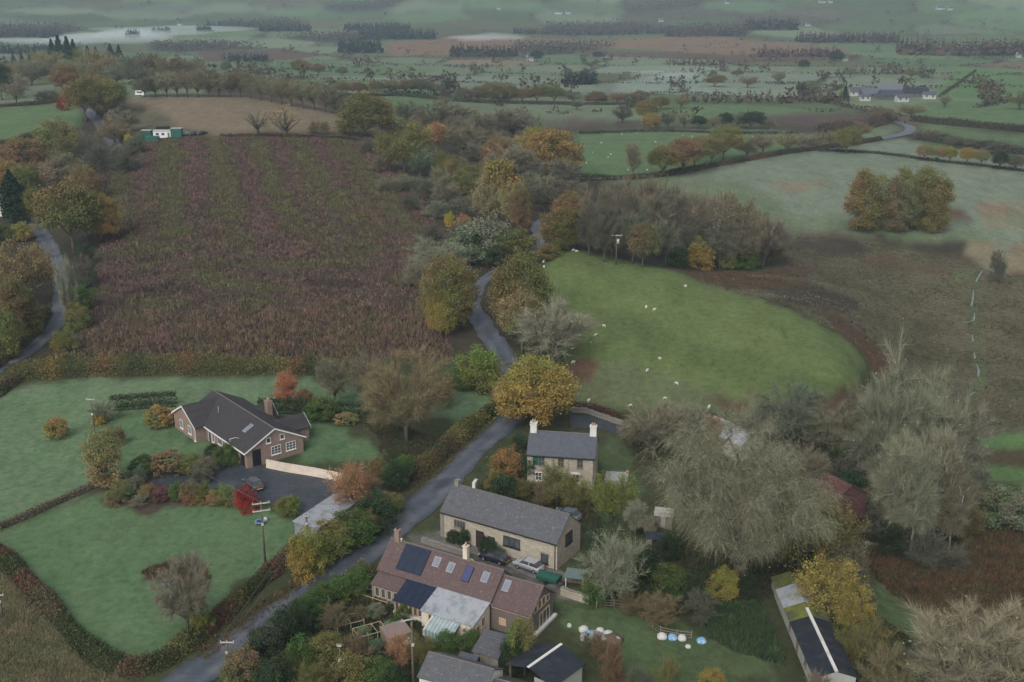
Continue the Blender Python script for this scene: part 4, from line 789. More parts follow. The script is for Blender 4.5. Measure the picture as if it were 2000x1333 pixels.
grove('in the jungle of shrubs by the lower road', [(700,1160,1118,60,'bush','green'),(660,1175,1130,60,'bush','green'),(655,1230,1180,60,'scrub','brown'),(620,1205,1150,70,'bush','green'),(590,1240,1184,60,'bush','dark'),(555,1262,1190,70,'bush','dark'),(520,1300,1225,70,'bush','dark'),(590,1310,1252,70,'bush','green'),(640,1300,1240,70,'bush','olive'),(475,1345,1270,70,'bush','brown'),(540,1360,1290,80,'bush','dark'),(610,1365,1300,80,'scrub','olive'),(680,1345,1280,80,'bush','olivebrown'),(735,1345,1290,70,'bush','green'),(700,1290,1245,60,'scrub','brown'),(780,1300,1245,60,'scrub','salmon'),(820,1295,1240,50,'scrub','olive'),(770,1360,1310,60,'bush','dark'),(870,1270,1235,50,'bush','green'),(915,1268,1235,50,'bush','green')], 'shrubs by the lower road')
grove('in the kitchen garden', [(735,1205,1180,36,'bush','greygreen'),(788,1210,1185,32,'bush','green'),(760,1235,1215,34,'bush','greygreen'),(775,1225,1205,24,'bush','green'),(700,1215,1185,40,'scrub','brown'),(710,1250,1225,34,'bush','greygreen'),(730,1275,1250,34,'bush','greygreen')], 'kitchen garden plants')
grove('in the stone cottage garden', [(990,940,876,60,'bush','orange'),(1036,938,886,44,'bush','dark'),(1088,990,912,80,'thin','olive'),(985,978,930,60,'bush','dark'),(1020,975,935,50,'scrub','olive'),(1060,990,945,40,'scrub','brown'),(1125,1000,940,60,'thin','olive'),(1105,970,930,50,'scrub','olivebrown'),(965,960,925,36,'bush','olive'),(1015,880,850,36,'bush','dark'),(1140,1000,965,40,'scrub','brown'),(1195,1020,930,84,'thin','lime'),(1240,1045,980,44,'birch','palegrey'),(1265,1060,1010,30,'birch','palegrey'),(1165,1075,1040,40,'bush','dark'),(1265,1040,1015,40,'bush','dark')], 'cottage garden')
grove('in front of the barn wall', [(885,1060,1035,24,'bush','dark'),(905,1066,1035,28,'bush','dark'),(945,1080,1048,24,'bush','dark'),(960,1085,1058,28,'bush','dark'),(975,1090,1070,22,'bush','green')], 'shrubs on the barn terrace')
grove('behind the sheds at lower right', [(1200,1175,1048,124,'scrub','palegrey'),(1160,1180,1120,50,'bush','green'),(1308,1165,1108,70,'bush','green'),(1412,1168,1110,62,'bush','gold'),(1265,1130,1070,60,'bush','dark'),(1350,1175,1120,60,'scrub','dark'),(1290,1215,1165,90,'scrub','brown'),(1365,1215,1160,70,'scrub','darkgrey'),(1240,1200,1160,60,'scrub','brown'),(1460,1165,1120,50,'bush','dark'),(1300,1090,1050,50,'bush','dark'),(1170,1290,1240,40,'scrub','brown'),(1195,1330,1255,44,'scrub','rust'),(1300,1350,1290,50,'scrub','olive'),(1390,1345,1310,50,'bush','gold'),(1250,1350,1310,60,'scrub','darkgrey'),(1018,1300,1212,50,'bush','olive'),(1000,1310,1250,56,'bush','dark'),(1155,1275,1240,40,'scrub','darkgrey')], 'shrubs around the lower sheds')
plant(1440,1150,862,288,'willow','palegrey','giant pale weeping tree filling the garden right of the barn')
plant(1560,1125,960,150,'thin','olive','olive half-bare tree against the right side of the giant tree')
plant(1620,1110,985,110,'thin','olivebrown','brown olive tree between the giant tree and the birches')
grove('behind the giant weeping tree', [(1275,900,792,112,'bare','grey'),(1335,880,790,90,'bare','palegrey'),(1392,875,818,54,'dome','salmon'),(1545,880,762,136,'bare','greygreen'),(1612,900,792,112,'bare','grey'),(1560,985,880,90,'bare','grey'),(1470,880,800,80,'bare','palegrey'),(1240,865,815,60,'scrub','grey'),(1640,960,890,80,'scrub','darkgrey'),(1660,1000,930,90,'bush','dark'),(1690,1045,980,80,'scrub','darkgrey'),(1605,1000,960,34,'bush','lime'),(1630,930,870,60,'bush','dark')], 'trees behind the giant weeping tree')
grove('in the birch stand at right', [(1705,985,760,120,'bare','palegrey'),(1762,1000,712,160,'bare','palegrey'),(1835,1010,780,140,'bare','palegrey'),(1690,905,760,90,'bare','grey'),(1738,1072,858,84,'birch','palegrey'),(1776,1094,900,76,'birch','palegrey'),(1812,1066,848,90,'birch','palegrey'),(1852,1080,918,72,'birch','grey'),(1712,1046,900,70,'birch','grey'),(1880,1010,860,80,'bare','greygreen'),(1735,1085,1020,70,'scrub','dark'),(1800,1100,1040,90,'scrub','darkgrey'),(1850,1110,1060,70,'scrub','darkgrey'),(1940,1022,962,110,'bush','greygreen'),(2000,1035,968,90,'bush','greygreen'),(1880,1055,990,70,'scrub','olivebrown')], 'birch stand at right')
grove('around the long shed', [(1610,1225,1098,110,'thin','gold'),(1650,1165,1062,100,'thin','mauve'),(1660,1250,1150,70,'thin','gold'),(1700,1330,1225,110,'scrub','olive'),(1650,1300,1230,60,'scrub','olive'),(1730,1390,1280,110,'scrub','brown'),(1880,1400,1200,230,'bare','straw'),(1980,1380,1210,170,'bare','straw'),(1800,1380,1270,110,'scrub','greygreen'),(1590,1390,1320,60,'scrub','mauve')], 'trees around the long shed')

# ------------------------------------------------------------------ hedges
def hedge(name, label, path, w, h, leaf, cols, seed, dens=1.0, clip=False, group=None, run=5.0):
    r = np.random.default_rng(seed); P = [at(*p) for p in path]; S = smooth_path([Vector((p.x, p.y, 0)) for p in P], .5); S = np.array([(p.x, p.y) for p in S])
    seg = np.hypot(*np.diff(S, axis=0).T); L = np.concatenate([[0], np.cumsum(seg)]); leaf = leaf * .62; n = int(min(L[-1] * (w + 2 * h) * 2.6 / (leaf * leaf) * dens, 22000))
    d = r.uniform(0, L[-1], n); x = np.interp(d, L, S[:, 0]); y = np.interp(d, L, S[:, 1]); x2 = np.interp(np.minimum(d + .3, L[-1]), L, S[:, 0]); y2 = np.interp(np.minimum(d + .3, L[-1]), L, S[:, 1])
    t = np.stack([x2 - x, y2 - y], 1); t /= np.linalg.norm(t, axis=1)[:, None] + 1e-6
    nn = np.ceil(L[-1] / run).astype(int) + 2; lump = r.uniform(.72, 1.2, nn) if not clip else np.ones(nn); hh = h * np.interp(d / run, np.arange(nn), lump)
    a = r.uniform(-.15, math.pi + .15, n); k = r.uniform(.55, 1, n); sx = np.cos(a); sz = np.sin(a)
    if clip: m = np.maximum(np.abs(sx), np.abs(sz)); sx, sz = sx / m, sz / m; k = r.uniform(.7, 1, n)
    off = sx * k * w * .5 * (1 if clip else np.interp(d / run + .5, np.arange(nn), lump)); X = x - t[:, 1] * off; Y = y + t[:, 0] * off
    Z = hgt(X, Y) + np.maximum(sz * k, 0) * hh * r.uniform(.75 if not clip else .95, 1.02, n) + .08
    C = np.stack([X, Y, Z], 1) + (r.normal(0, leaf * .4, (n, 3)) if not clip else 0); cols = np.array(cols)
    kc = r.integers(0, len(cols), nn); q = np.clip((d / run + r.normal(0, .3, n)).astype(int), 0, nn - 1); T = cols[kc[q]] * r.uniform(.7, 1.3, (n, 1))
    o = obj(name, quad_mesh(name, quads(C, leaf, r), np.repeat(T, 4, 0)), LEAF); return tag(o, label, 'hedge', group)
OL, YG, GD, BR, DG, RB = (.12, .115, .042), (.17, .165, .05), (.22, .15, .045), (.12, .08, .05), (.055, .07, .03), (.12, .06, .045)
hedge('hedge', 'tall mixed yellow and green hedge along the foot of the heather', [(18,738),(90,735),(200,730),(330,728),(480,728),(600,728),(700,735)], 4.2, 4.6, .42, [OL, YG, GD, OL, DG, OL, (.19, .11, .05)], 301, run=3.5)
hedge('hedge', 'low dark hedge bank at the left end of the frosted lawn', [(-50,800),(-10,775),(30,745)], 2.5, 2.0, .4, [BR, DG], 302)
hedge('clipped_hedge', 'dark clipped hedge left of the bungalow', [(216,800),(280,796),(345,792)], 2.0, 2.6, .42, [(.045, .06, .03), (.055, .065, .032)], 303, 1.0, clip=True, group='clipped garden hedges')
hedge('clipped_hedge', 'dark clipped hedge behind and right of the bungalow', [(505,806),(560,806),(620,810),(718,815)], 2.0, 2.6, .42, [(.042, .055, .03), (.05, .06, .03)], 304, clip=True, group='clipped garden hedges')
hedge('hedge', 'roadside hedge of olive and green shrubs up the left of the road', [(768,948),(820,925),(868,885),(915,842),(968,800),(985,775)], 3.6, 2.8, .38, [OL, YG, DG, OL, BR], 305, run=3)
hedge('hedge', 'brown hedge along the bottom left edge of the pond lawn', [(-60,1045),(0,1085),(60,1150),(120,1215),(180,1278),(235,1308)], 3.2, 1.9, .36, [BR, RB, (.1, .085, .05), DG], 306, run=3)
hedge('hedge', 'dark hedge between the pond lawn and the lower road', [(235,1310),(300,1305),(360,1265),(420,1218),(480,1165),(535,1115)], 3.4, 2.0, .36, [DG, BR, OL, RB, DG], 307, run=3)
hedge('hedge', 'tan hedge climbing from the pond lawn to the metal carport', [(535,1115),(560,1090),(590,1060)], 2.6, 1.6, .36, [(.17, .12, .07), BR, OL], 308, run=3)
hedge('hedge', 'low brown hedge bank dividing the two frosted lawns', [(-40,1048),(40,1015),(110,985),(175,955),(225,930)], 1.5, 1.0, .3, [(.11, .09, .06), (.13, .11, .08), DG], 309)
hedge('hedge', 'dark green hedge between the road and the kitchen garden', [(570,1210),(620,1180),(670,1150),(718,1120)], 3.0, 2.6, .38, [DG, (.06, .085, .03), OL], 310)
hedge('hedge', 'dark wall of bushes on the left bank of the left lane', [(-30,735),(25,690),(70,650),(92,615)], 3.0, 3.2, .42, [DG, OL, BR, OL], 311)
hedge('hedge', 'dark hedge line below the tan field', [(430,268),(540,268),(640,270),(740,280)], 2.5, 1.3, .6, [BR, (.06, .05, .035)], 312)
hedge('hedge', 'dark hedge along the top of the frosted field', [(1130,352),(1250,350),(1330,338),(1440,318),(1540,300),(1640,288),(1720,274)], 3.0, 2.2, .7, [(.07, .06, .04), BR, (.06, .06, .035)], 313, run=8)
hedge('hedge', 'straight dark hedge crossing the frosted field at right', [(1600,295),(1700,300),(1830,316),(2030,340)], 2.0, 1.2, .7, [(.045, .05, .035), (.06, .06, .04)], 314)
hedge('hedge', 'hedge at the top of the green sheep pasture', [(1130,262),(1300,258),(1440,262),(1560,262)], 2.0, 1.5, .8, [(.06, .055, .04)], 315)
hedge('hedge', 'hedge below the oak row in the middle distance', [(640,190),(760,188),(880,198),(1000,203),(1120,205),(1260,206)], 3.0, 2.2, .9, [(.07, .06, .045), (.06, .065, .04)], 316)
hedge('hedge', 'shrubby hedge below the far right lane', [(1790,272),(1860,282),(1960,298),(2030,305)], 6.0, 4.0, .9, [(.08, .065, .05), (.07, .07, .045), (.06, .055, .045)], 317, run=8)
hedge('hedge', 'shrubby hedge under the right hand green fields', [(1780,236),(1850,244),(1940,252),(2030,262)], 6.0, 4.0, 1.0, [(.075, .06, .045), (.06, .06, .04)], 318, run=10)
hedge('hedge', 'brown alder strip beside the far lane bend', [(1600,262),(1680,252),(1740,232),(1700,226)], 9.0, 6.0, 1.0, [(.11, .075, .055), (.09, .07, .05), (.08, .075, .05)], 319, run=10)
hedge('hedge', 'hedge across the top left green field', [(-30,212),(60,206),(110,200),(140,192)], 2.5, 2.0, .6, [(.06, .055, .035), BR], 320)
hedge('hedge', 'dark hedge at the lower edge of the top left green field', [(-30,292),(30,280),(90,265),(130,252)], 3.5, 3.0, .6, [DG, BR], 321)
hedge('hedge', 'dark hedge right of the upper lane', [(262,300),(240,275),(222,252),(205,232)], 3.0, 2.4, .5, [BR, (.14, .08, .045), DG], 322)
hedge('hedge', 'brown hedge along the bright field boundary at right', [(1835,190),(1870,165),(1905,140)], 2.0, 1.6, 1.0, [(.06, .055, .04)], 323)
hedge('hedge', 'dark bushes between the cottage yard and the sheep hill', [(1115,800),(1170,806),(1225,826),(1260,845)], 2.4, 1.8, .36, [DG, BR, (.1, .055, .04)], 324)

# ================================================================== BUILDINGS
BRICK = courses('red_brown_brick', (.36, .245, .2), (.31, .2, .165), (.33, .28, .24), .24, .085, .012)
STONE = courses('limestone_wall', (.56, .49, .38), (.33, .30, .24), (.36, .33, .28), .55, .28, .03, c3=(.44, .40, .32))
STONE2 = courses('grey_stone', (.30, .28, .24), (.22, .21, .18), (.26, .25, .22), .5, .25, .03)
RENDER_W = speck('white_render', (.62, .6, .56), (.7, .69, .65), 2, .85, c3=(.5, .49, .45), s3=.5)
CREAM = speck('cream_wall', (.62, .53, .43), (.7, .61, .5), 1.2, .85, c3=(.55, .48, .4), s3=.4)
SLATE = courses('slate_roof', (.085, .095, .12), (.11, .12, .145), (.05, .055, .065), .3, .13, .012, .62, rot=1, c3=(.13, .13, .125), spec=.45)
OLDSLATE = courses('old_slate_roof', (.1, .105, .12), (.135, .135, .145), (.07, .07, .078), .3, .13, .015, .7, rot=1, c3=(.19, .19, .165), spec=.4)
DARKTILE = courses('dark_concrete_tile', (.06, .055, .06), (.078, .07, .073), (.035, .033, .035), .33, .12, .02, .75, rot=1)
REDTILE = courses('plum_clay_tile', (.142, .1, .098), (.115, .08, .078), (.1, .06, .058), .28, .11, .015, .75, rot=1, c3=(.2, .14, .13))
TIMBER = courses('silvered_boarding', (.2, .165, .145), (.16, .135, .125), (.09, .075, .065), 4.0, .16, .015, .85, c3=(.27, .2, .165))
NEWWOOD = plain('fresh_timber', (.5, .34, .2), .7)
OAKFRAME = plain('pale_oak_frame', (.52, .41, .26), .7)
OLDWOOD = speck('weathered_timber', (.16, .13, .1), (.25, .21, .16), 5, .9)
WHITE = plain('white_paint', (.75, .75, .73), .5)
DARKGLASS = speck('window_glass', (.05, .058, .065), (.09, .1, .11), .8, .1, spec=.8, bmp=0)
PALEGLASS = speck('rooflight_glass', (.14, .16, .2), (.2, .22, .27), 1.2, .35, spec=.4, bmp=0)
SOLAR = speck('solar_glass', (.012, .02, .04), (.02, .03, .055), 2, .45, spec=.25, bmp=0)
SOLARFRAME = plain('solar_frame', (.02, .022, .028), .45)
COLLECT = speck('solar_collector', (.04, .05, .13), (.055, .07, .16), 2, .4, spec=.3, bmp=0)
METALROOF = speck('galvanised_sheet', (.3, .32, .35), (.37, .39, .42), .9, .6, c3=(.2, .22, .23), s3=.7, spec=.5, stretch=(6, 1, 1))
BLACKSHEET = speck('black_roof_sheet', (.018, .022, .032), (.03, .035, .045), 1, .6, c3=(.04, .045, .055), s3=.5)
MOSSROOF = speck('mossy_roof_sheet', (.10, .12, .03), (.17, .17, .045), 1.5, .9, c3=(.06, .07, .05), s3=.5)
PALESHEET = speck('pale_sheet_cladding', (.34, .34, .31), (.43, .43, .39), 1.5, .8, c3=(.33, .34, .3), s3=.5, stretch=(5, 5, .4))
RUSTSHEET = speck('rusted_sheet', (.075, .036, .034), (.11, .052, .045), 1.5, .85, c3=(.09, .05, .045), s3=.5)
GREENPAINT = plain('green_paint', (.02, .1, .075), .6); LEAD = plain('lead_flashing', (.3, .31, .33), .6); BLACK = plain('black_paint', (.015, .015, .017), .5); POT = plain('clay_pot', (.4, .25, .17), .8)
FARWALL = plain('limewash', (.42, .42, .4), .9)
FARMW = plain('dark_boarding', (.1, .1, .1), .9)
RIDGE = plain('ridge_tile', (.13, .11, .105), .8)
class Bld:
    """a building in local axes: x along its long front, y away from the viewer, z up"""
    def __init__(s, name, label, corner, yaw, cat='house', end=0.0, group=None):
        c = Vector((corner[0], corner[1], corner[2] if len(corner) > 2 else 0)); a = math.radians(yaw); s.ax = Vector((math.cos(a), math.sin(a), 0)); s.ay = Vector((-math.sin(a), math.cos(a), 0))
        o = c - s.ax * end; z = float(hgt(c.x, c.y)) if len(corner) < 3 else c.z
        s.root = empty(name, (o.x, o.y, z), a); tag(s.root, label, cat, group)
    def P(s, b, name, mat, parent=None): return b.build(name, mat, parent or s.root)
    def walls(s, x0, x1, y0, y1, eave, ridge, mat, along='x', name='wall', base=-.7):
        m = (y0 + y1) / 2; k = (x0 + x1) / 2
        if along == 'x': b = MB().prism([(x0, y0, base), (x0, y0, eave), (x0, m, ridge), (x0, y1, eave), (x0, y1, base)], (x1 - x0, 0, 0))
        else: b = MB().prism([(x0, y0, base), (x1, y0, base), (x1, y0, eave), (k, y0, ridge), (x0, eave * 0 + y0, eave)], (0, y1 - y0, 0))
        return s.P(b, name, mat)
    def roof(s, x0, x1, y0, y1, eave, ridge, mat, over=.25, verge=.2, th=.14, along='x', ridgecap=RIDGE, name='roof'):
        if along == 'y': x0, x1, y0, y1 = y0, y1, x0, x1
        m = (y0 + y1) / 2; k = (ridge - eave) / (m - y0); e = .015; a0, a1 = x0 - verge, x1 + verge; ze = eave - k * over
        sec = [(y0 - over, ze + e), (m, ridge + e), (y1 + over, ze + e), (y1 + over, ze + e + th), (m, ridge + e + th), (y0 - over, ze + e + th)]
        f = (lambda x, y, z: (x, y, z)) if along == 'x' else (lambda x, y, z: (y, x, z))
        pts = [f(a0, y, z) for y, z in sec]; d = f(a1 - a0, 0, 0)
        n = len(pts); p = [Vector(q) for q in pts]; b = MB()
        vs = p + [q + Vector(d) for q in p]; quads_ = [(i, (i + 1) % n, (i + 1) % n + n, i + n) for i in range(n)]
        ends = [(0, 1, 4, 5), (1, 2, 3, 4)]; b.add(vs, quads_ + ends + [tuple(i + n for i in q)[::-1] for q in ends])
        r = s.P(b, name, mat); s.slope = (a0, a1, y0, m, eave, ridge, th + e, over)
        if ridgecap:
            c = MB(); L = a1 - a0; nn = max(2, int(L / .9))
            for i in range(nn): c.prism([f(a0 + L * i / nn + .01, m - .14, ridge + e + th - .03), f(a0 + L * i / nn + .01, m, ridge + e + th + .07 + .012 * (i % 2)), f(a0 + L * i / nn + .01, m + .14, ridge + e + th - .03)], f(L / nn - .02, 0, 0))
            s.P(c, 'ridge_tiles', ridgecap, r)
        return r
    def on_roof(s, x, d, w, l, h, name, mat, parent=None, lift=0.0, cells=None, cellmat=None, child='pane'):
        """a panel lying on the front slope: x from the left end, d down from the ridge"""
        a0, a1, y0, m, eave, ridge, th, over = s.slope; v = Vector((0, y0 - m, eave - ridge)).normalized(); n = Vector((1, 0, 0)).cross(v) * -1
        if n.z < 0: n = -n
        o = Vector((x, m, ridge + th)) + v * d + n * (lift - .02); X = Vector((1, 0, 0))
        p = s.P(MB().frame(o, X * w, v * l, n * (h + .02)), name, mat, parent)
        if cells:
            cx, cy, g = cells
            for i in range(cx):
                for j in range(cy):
                    q = o + X * (g + (w - g) * i / cx) + v * (g + (l - g) * j / cy) + n * (h + .012)
                    s.P(MB().frame(q, X * ((w - g) / cx - g), v * ((l - g) / cy - g), n * .02), child, cellmat, p)
        return p
    def window(s, face, u, z, w, h, pos, frame=WHITE, nx=2, ny=1, bar=.07, glass=DARKGLASS, sill=True, name='window'):
        """a framed window on a wall face; pos is the wall plane"""
        if face in 'fb':
            sg = -1 if face == 'f' else 1; P = lambda a, b, c: (u + a, pos + sg * c, z + b)
        else:
            sg = -1 if face == 'l' else 1; P = lambda a, b, c: (pos + sg * c, u + a, z + b)
        def bx(b, a0, a1, b0, b1, c0, c1):
            q0 = P(a0, b0, c0); q1 = P(a1, b1, c1); return b.box(min(q0[0], q1[0]), max(q0[0], q1[0]), min(q0[1], q1[1]), max(q0[1], q1[1]), min(q0[2], q1[2]), max(q0[2], q1[2]))
        b = MB(); bx(b, 0, bar, 0, h, -.02, .07); bx(b, w - bar, w, 0, h, -.02, .07); bx(b, bar, w - bar, 0, bar, -.02, .072); bx(b, bar, w - bar, h - bar, h, -.02, .072)
        for i in range(1, nx): x = w * i / nx; bx(b, x - bar * .4, x + bar * .4, bar, h - bar, -.02, .06)
        for j in range(1, ny): y = h * j / ny; bx(b, bar, w - bar, y - bar * .35, y + bar * .35, -.02, .055)
        wn_ = s.P(b, name, frame)
        for i in range(nx):
            a0 = w * i / nx + (bar if i == 0 else bar * .4); a1 = w * (i + 1) / nx - (bar if i == nx - 1 else bar * .4); g = MB(); bx(g, a0, a1, bar, h - bar, .0, .025); s.P(g, 'pane', glass, wn_)
        if sill: q = MB(); bx(q, -.08, w + .08, -.12, -.005, -.02, .14); s.P(q, 'sill', frame, wn_)
        return wn_
    def door(s, face, u, w, h, pos, mat, frame=WHITE, z=0.0):
        d = s.window(face, u, z, w, h, pos, frame, 1, 1, .08, mat, False, 'door'); return d
    def chimney(s, x, y, w, d, z0, z1, mat, pots=1, pot=POT):
        b = MB().box(x - w / 2, x + w / 2, y - d / 2, y + d / 2, z0, z1); b.box(x - w / 2 - .07, x + w / 2 + .07, y - d / 2 - .07, y + d / 2 + .07, z1 + .002, z1 + .14); c = s.P(b, 'chimney', mat)
        for i in range(pots): p = MB().tube([(x + (i - (pots - 1) / 2) * .36, y, z1 + .1), (x + (i - (pots - 1) / 2) * .36, y, z1 + .6)], [.14, .11], 8); s.P(p, 'chimney_pot', pot, c)
        return c
    def pipe(s, x, y, z0, z1, mat=None): s.P(MB().tube([(x, y, z0), (x, y, z1)], [.06, .06], 6), 'downpipe', mat or BLACK)
    def verge(s, x0, x1, y0, y1, eave, ridge, over, v, mat, which, th=.14, along='x'):
        """barge boards on one gable, just outside the roof end"""
        if along == 'y': x0, x1, y0, y1 = y0, y1, x0, x1
        m = (y0 + y1) / 2; k = (ridge - eave) / (m - y0); xx = (x1 + v + .002) if which else (x0 - v - .042); f = (lambda x, y, z: (x, y, z)) if along == 'x' else (lambda x, y, z: (y, x, z)); b = MB()
        for ya, yb, za, zb in ((y0 - over - .03, m, eave - k * (over + .03), ridge), (m, y1 + over + .03, ridge, eave - k * (over + .03))): b.prism([f(xx, ya, za - .1), f(xx, yb, zb - .1), f(xx, yb, zb + th + .03), f(xx, ya, za + th + .03)], f(.04, 0, 0))
        s.P(b, 'barge_board', mat)
    def lean_to(s, x0, x1, y0, y1, zf, zb, wall, roof, th=.1, over=.2, name='lean_to_roof', sides=True):
        """mono-pitch wing falling towards the front (y0)"""
        if wall: s.P(MB().prism([(x0, y0, -.7), (x0, y0, zf), (x0, y1, zb), (x0, y1, -.7)], (x1 - x0, 0, 0)), 'lean_to_wall', wall)
        k = (zb - zf) / (y1 - y0); e = .012
        r = s.P(MB().prism([(x0 - .12, y0 - over, zf - k * over + e), (x0 - .12, y1, zb + e), (x0 - .12, y1, zb + e + th), (x0 - .12, y0 - over, zf - k * over + e + th)], (x1 - x0 + .24, 0, 0)), name, roof)
        s.slope = (x0, x1, y0, y1, zf, zb, th + e, over); return r
# ---------------------------------------------------------------- bungalow
B = Bld('bungalow', 'brown brick bungalow with dark tiled roof and white trim on the left lawn', (-42.7, 173.9), -51, end=22)
L_, W_, E_, R_ = 22, 10.3, 3.0, 5.7
B.walls(0, L_, 0, W_, E_, R_, BRICK); B.roof(0, L_, 0, W_, E_, R_, DARKTILE, .45, .3)
B.verge(0, L_, 0, W_, E_, R_, .45, .3, WHITE, 1); 
B.P(MB().box(6.9, L_ + .3, -.53, -.46, E_ - .38, E_ - .14), 'gutter', WHITE)
main = B.slope
B.walls(-1.6, 7.1, -1.9, W_ / 2, E_, R_ - .25, BRICK, 'y', 'wing_wall'); B.roof(-1.6, 7.1, -1.9, W_ / 2, E_, R_ - .25, DARKTILE, .4, .3, along='y', name='wing_roof', ridgecap=None); B.verge(-1.6, 7.1, -1.9, W_ / 2, E_, R_ - .25, .4, .3, WHITE, 0, along='y')
B.walls(14.2, 18.2, W_ - 2, W_ + 3.2, 2.8, 4.4, BRICK, 'y', 'side_wing_wall'); B.roof(14.2, 18.2, W_ - 3, W_ + 3.2, 2.8, 4.4, DARKTILE, .3, .3, along='y', name='side_wing_roof', ridgecap=None); B.verge(14.2, 18.2, W_ - 3, W_ + 3.2, 2.8, 4.4, .3, .3, WHITE, 1, along='y')
B.walls(6, 9.5, W_ - 2, W_ + 1.6, 2.8, 4.2, BRICK, 'y', 'porch_wall'); B.roof(6, 9.5, W_ - 3, W_ + 1.6, 2.8, 4.2, DARKTILE, .3, .3, along='y', name='porch_roof', ridgecap=None); B.verge(6, 9.5, W_ - 3, W_ + 1.6, 2.8, 4.2, .3, .3, WHITE, 1, along='y')
B.slope = main
B.on_roof(16.6, 1.5, .95, 1.9, .1, 'rooflight', LEAD, cells=(1, 1, .1), cellmat=PALEGLASS)
B.chimney(9.6, W_ + .3, 1.1, .9, -.5, 5.4, BRICK, 2)
B.P(MB().tube([(6.9, 2.6, 4.2), (6.9, 2.6, 5.5)], [.07, .07], 7).tube([(6.9, 2.6, 4.0), (6.9, 2.6, 4.5)], [.22, .13], 8), 'flue', LEAD)
B.window('f', .9, 1.0, 1.1, 1.5, -1.9); B.window('f', 4.2, 1.0, 1.1, 1.5, -1.9); B.window('f', 6.5, .3, .45, 2.3, -1.9, nx=1)
B.window('l', .6, 1.0, 1.2, 1.3, -1.6)
B.door('f', 8.0, 1.1, 2.15, 0, plain('dark_door', (.05, .055, .06))); B.window('f', 9.5, .6, .7, 2.0, 0, nx=1); B.window('f', 11.6, 1.0, 1.6, 1.35, 0); B.window('f', 15.1, .8, 1.3, 1.5, 0); B.window('f', 18.7, .2, .6, 1.7, 0, nx=1)
B.P(MB().box(19.9, 21.2, -.03, .2, -.02, 2.35), 'garage_opening_shade', BLACK)  # wall has no hole: black box paints the dark inside of the opening
B.P(MB().box(L_ - .2, L_ + .03, 1.0, 2.5, -.02, 2.9), 'garage_opening_shade', BLACK); B.window('r', 4.4, 1.2, 1.75, 1.45, L_, ny=3, nx=3); B.window('r', 7.1, 1.2, 1.75, 1.45, L_, ny=3, nx=3); B.window('r', 3.6, 3.45, .8, .9, L_, nx=1); B.window('r', 6.1, 3.5, .8, .9, L_, nx=1)  # first box again paints an opening's shade, here on the gable
B.P(MB().tube([(16.9, -.1, 2.9), (16.9, -.35, 3.6), (17.4, .4, 3.85), (18.2, .7, 3.95)], [.05] * 4, 6), 'soil_pipe', WHITE)
# ---------------------------------------------------------------- stone cottage
C_ = Bld('stone_cottage', 'two storey pale stone cottage with slate roof and two white chimneys', (12.75, 166.9), -9, end=10.5)
C_.walls(0, 10.5, 0, 6.6, 5.3, 7.75, STONE); C_.roof(0, 10.5, 0, 6.6, 5.3, 7.75, SLATE, .25, .12)
C_.chimney(.55, 3.3, 1.0, .8, 7.0, 9.2, RENDER_W, 2); C_.chimney(9.95, 3.3, 1.0, .8, 7.0, 9.2, RENDER_W, 2)
for u in (2.0, 5.0, 8.0): C_.window('f', u - .2, 3.45, .95, 1.45, 0, OLDWOOD, 2, 2)
C_.window('f', .9, 3.5, .9, 1.5, 0, GREENPAINT, 1, 1, glass=GREENPAINT, sill=False, name='shutter')
C_.window('f', 1.3, .9, 1.0, 1.4, 0, WHITE, 2, 2); C_.door('f', 4.6, 1.0, 2.1, 0, GREENPAINT, RENDER_W); C_.window('f', 7.0, .9, 1.3, 1.5, 0, WHITE, 2, 2); C_.window('f', 6.85, 2.42, 1.6, .25, 0, WHITE, 1, 1, .08, WHITE, False, 'lintel')
C_.pipe(10.35, -.1, 0, 5.2); C_.pipe(6.4, -.1, 0, 5.2, LEAD); C_.P(MB().box(-.1, 10.6, -.36, -.27, 5.0, 5.12), 'gutter', BLACK)
# ---------------------------------------------------------------- stone barn
N_ = Bld('stone_barn', 'long converted stone barn with lichened slate roof', (6.1, 141.9), -31, cat='barn', end=18.9)
N_.walls(0, 18.9, 0, 6.7, 4.1, 6.85, STONE); N_.roof(0, 18.9, 0, 6.7, 4.1, 6.85, OLDSLATE, .25, .08)
N_.window('f', 2.2, 2.2, 1.9, 1.15, 0, OLDWOOD, 4, 1); N_.window('f', 10.4, 1.5, 2.7, 1.5, 0, BLACK, 3, 1); N_.window('f', 16.4, .5, 1.15, 1.4, 0, BLACK, 1, 1); N_.door('f', 5.9, 1.3, 2.6, 0, plain('maroon_door', (.05, .02, .02)), BLACK); N_.door('f', 7.8, 1.2, 2.2, 0, plain('ivy_door', (.04, .05, .04)), BLACK)
N_.window('r', 2.3, 2.6, 1.9, 1.7, 18.9, BLACK, 2, 1); N_.pipe(18.6, -.1, 0, 4.0); N_.P(MB().box(-.1, 19.0, -.35, -.26, 3.82, 3.94), 'gutter', BLACK); N_.P(MB().box(-.12, .45, -.12, .4, -.5, 4.05), 'corner_buttress', STONE2); N_.P(MB().box(16.2, 17.75, -.05, .1, 1.9, 2.12), 'lintel', STONE2)
N_.P(MB().box(.35, .95, 3.05, 3.65, 5.9, 7.6).box(.28, 1.02, 2.98, 3.72, 7.602, 7.72), 'chimney', STONE2)
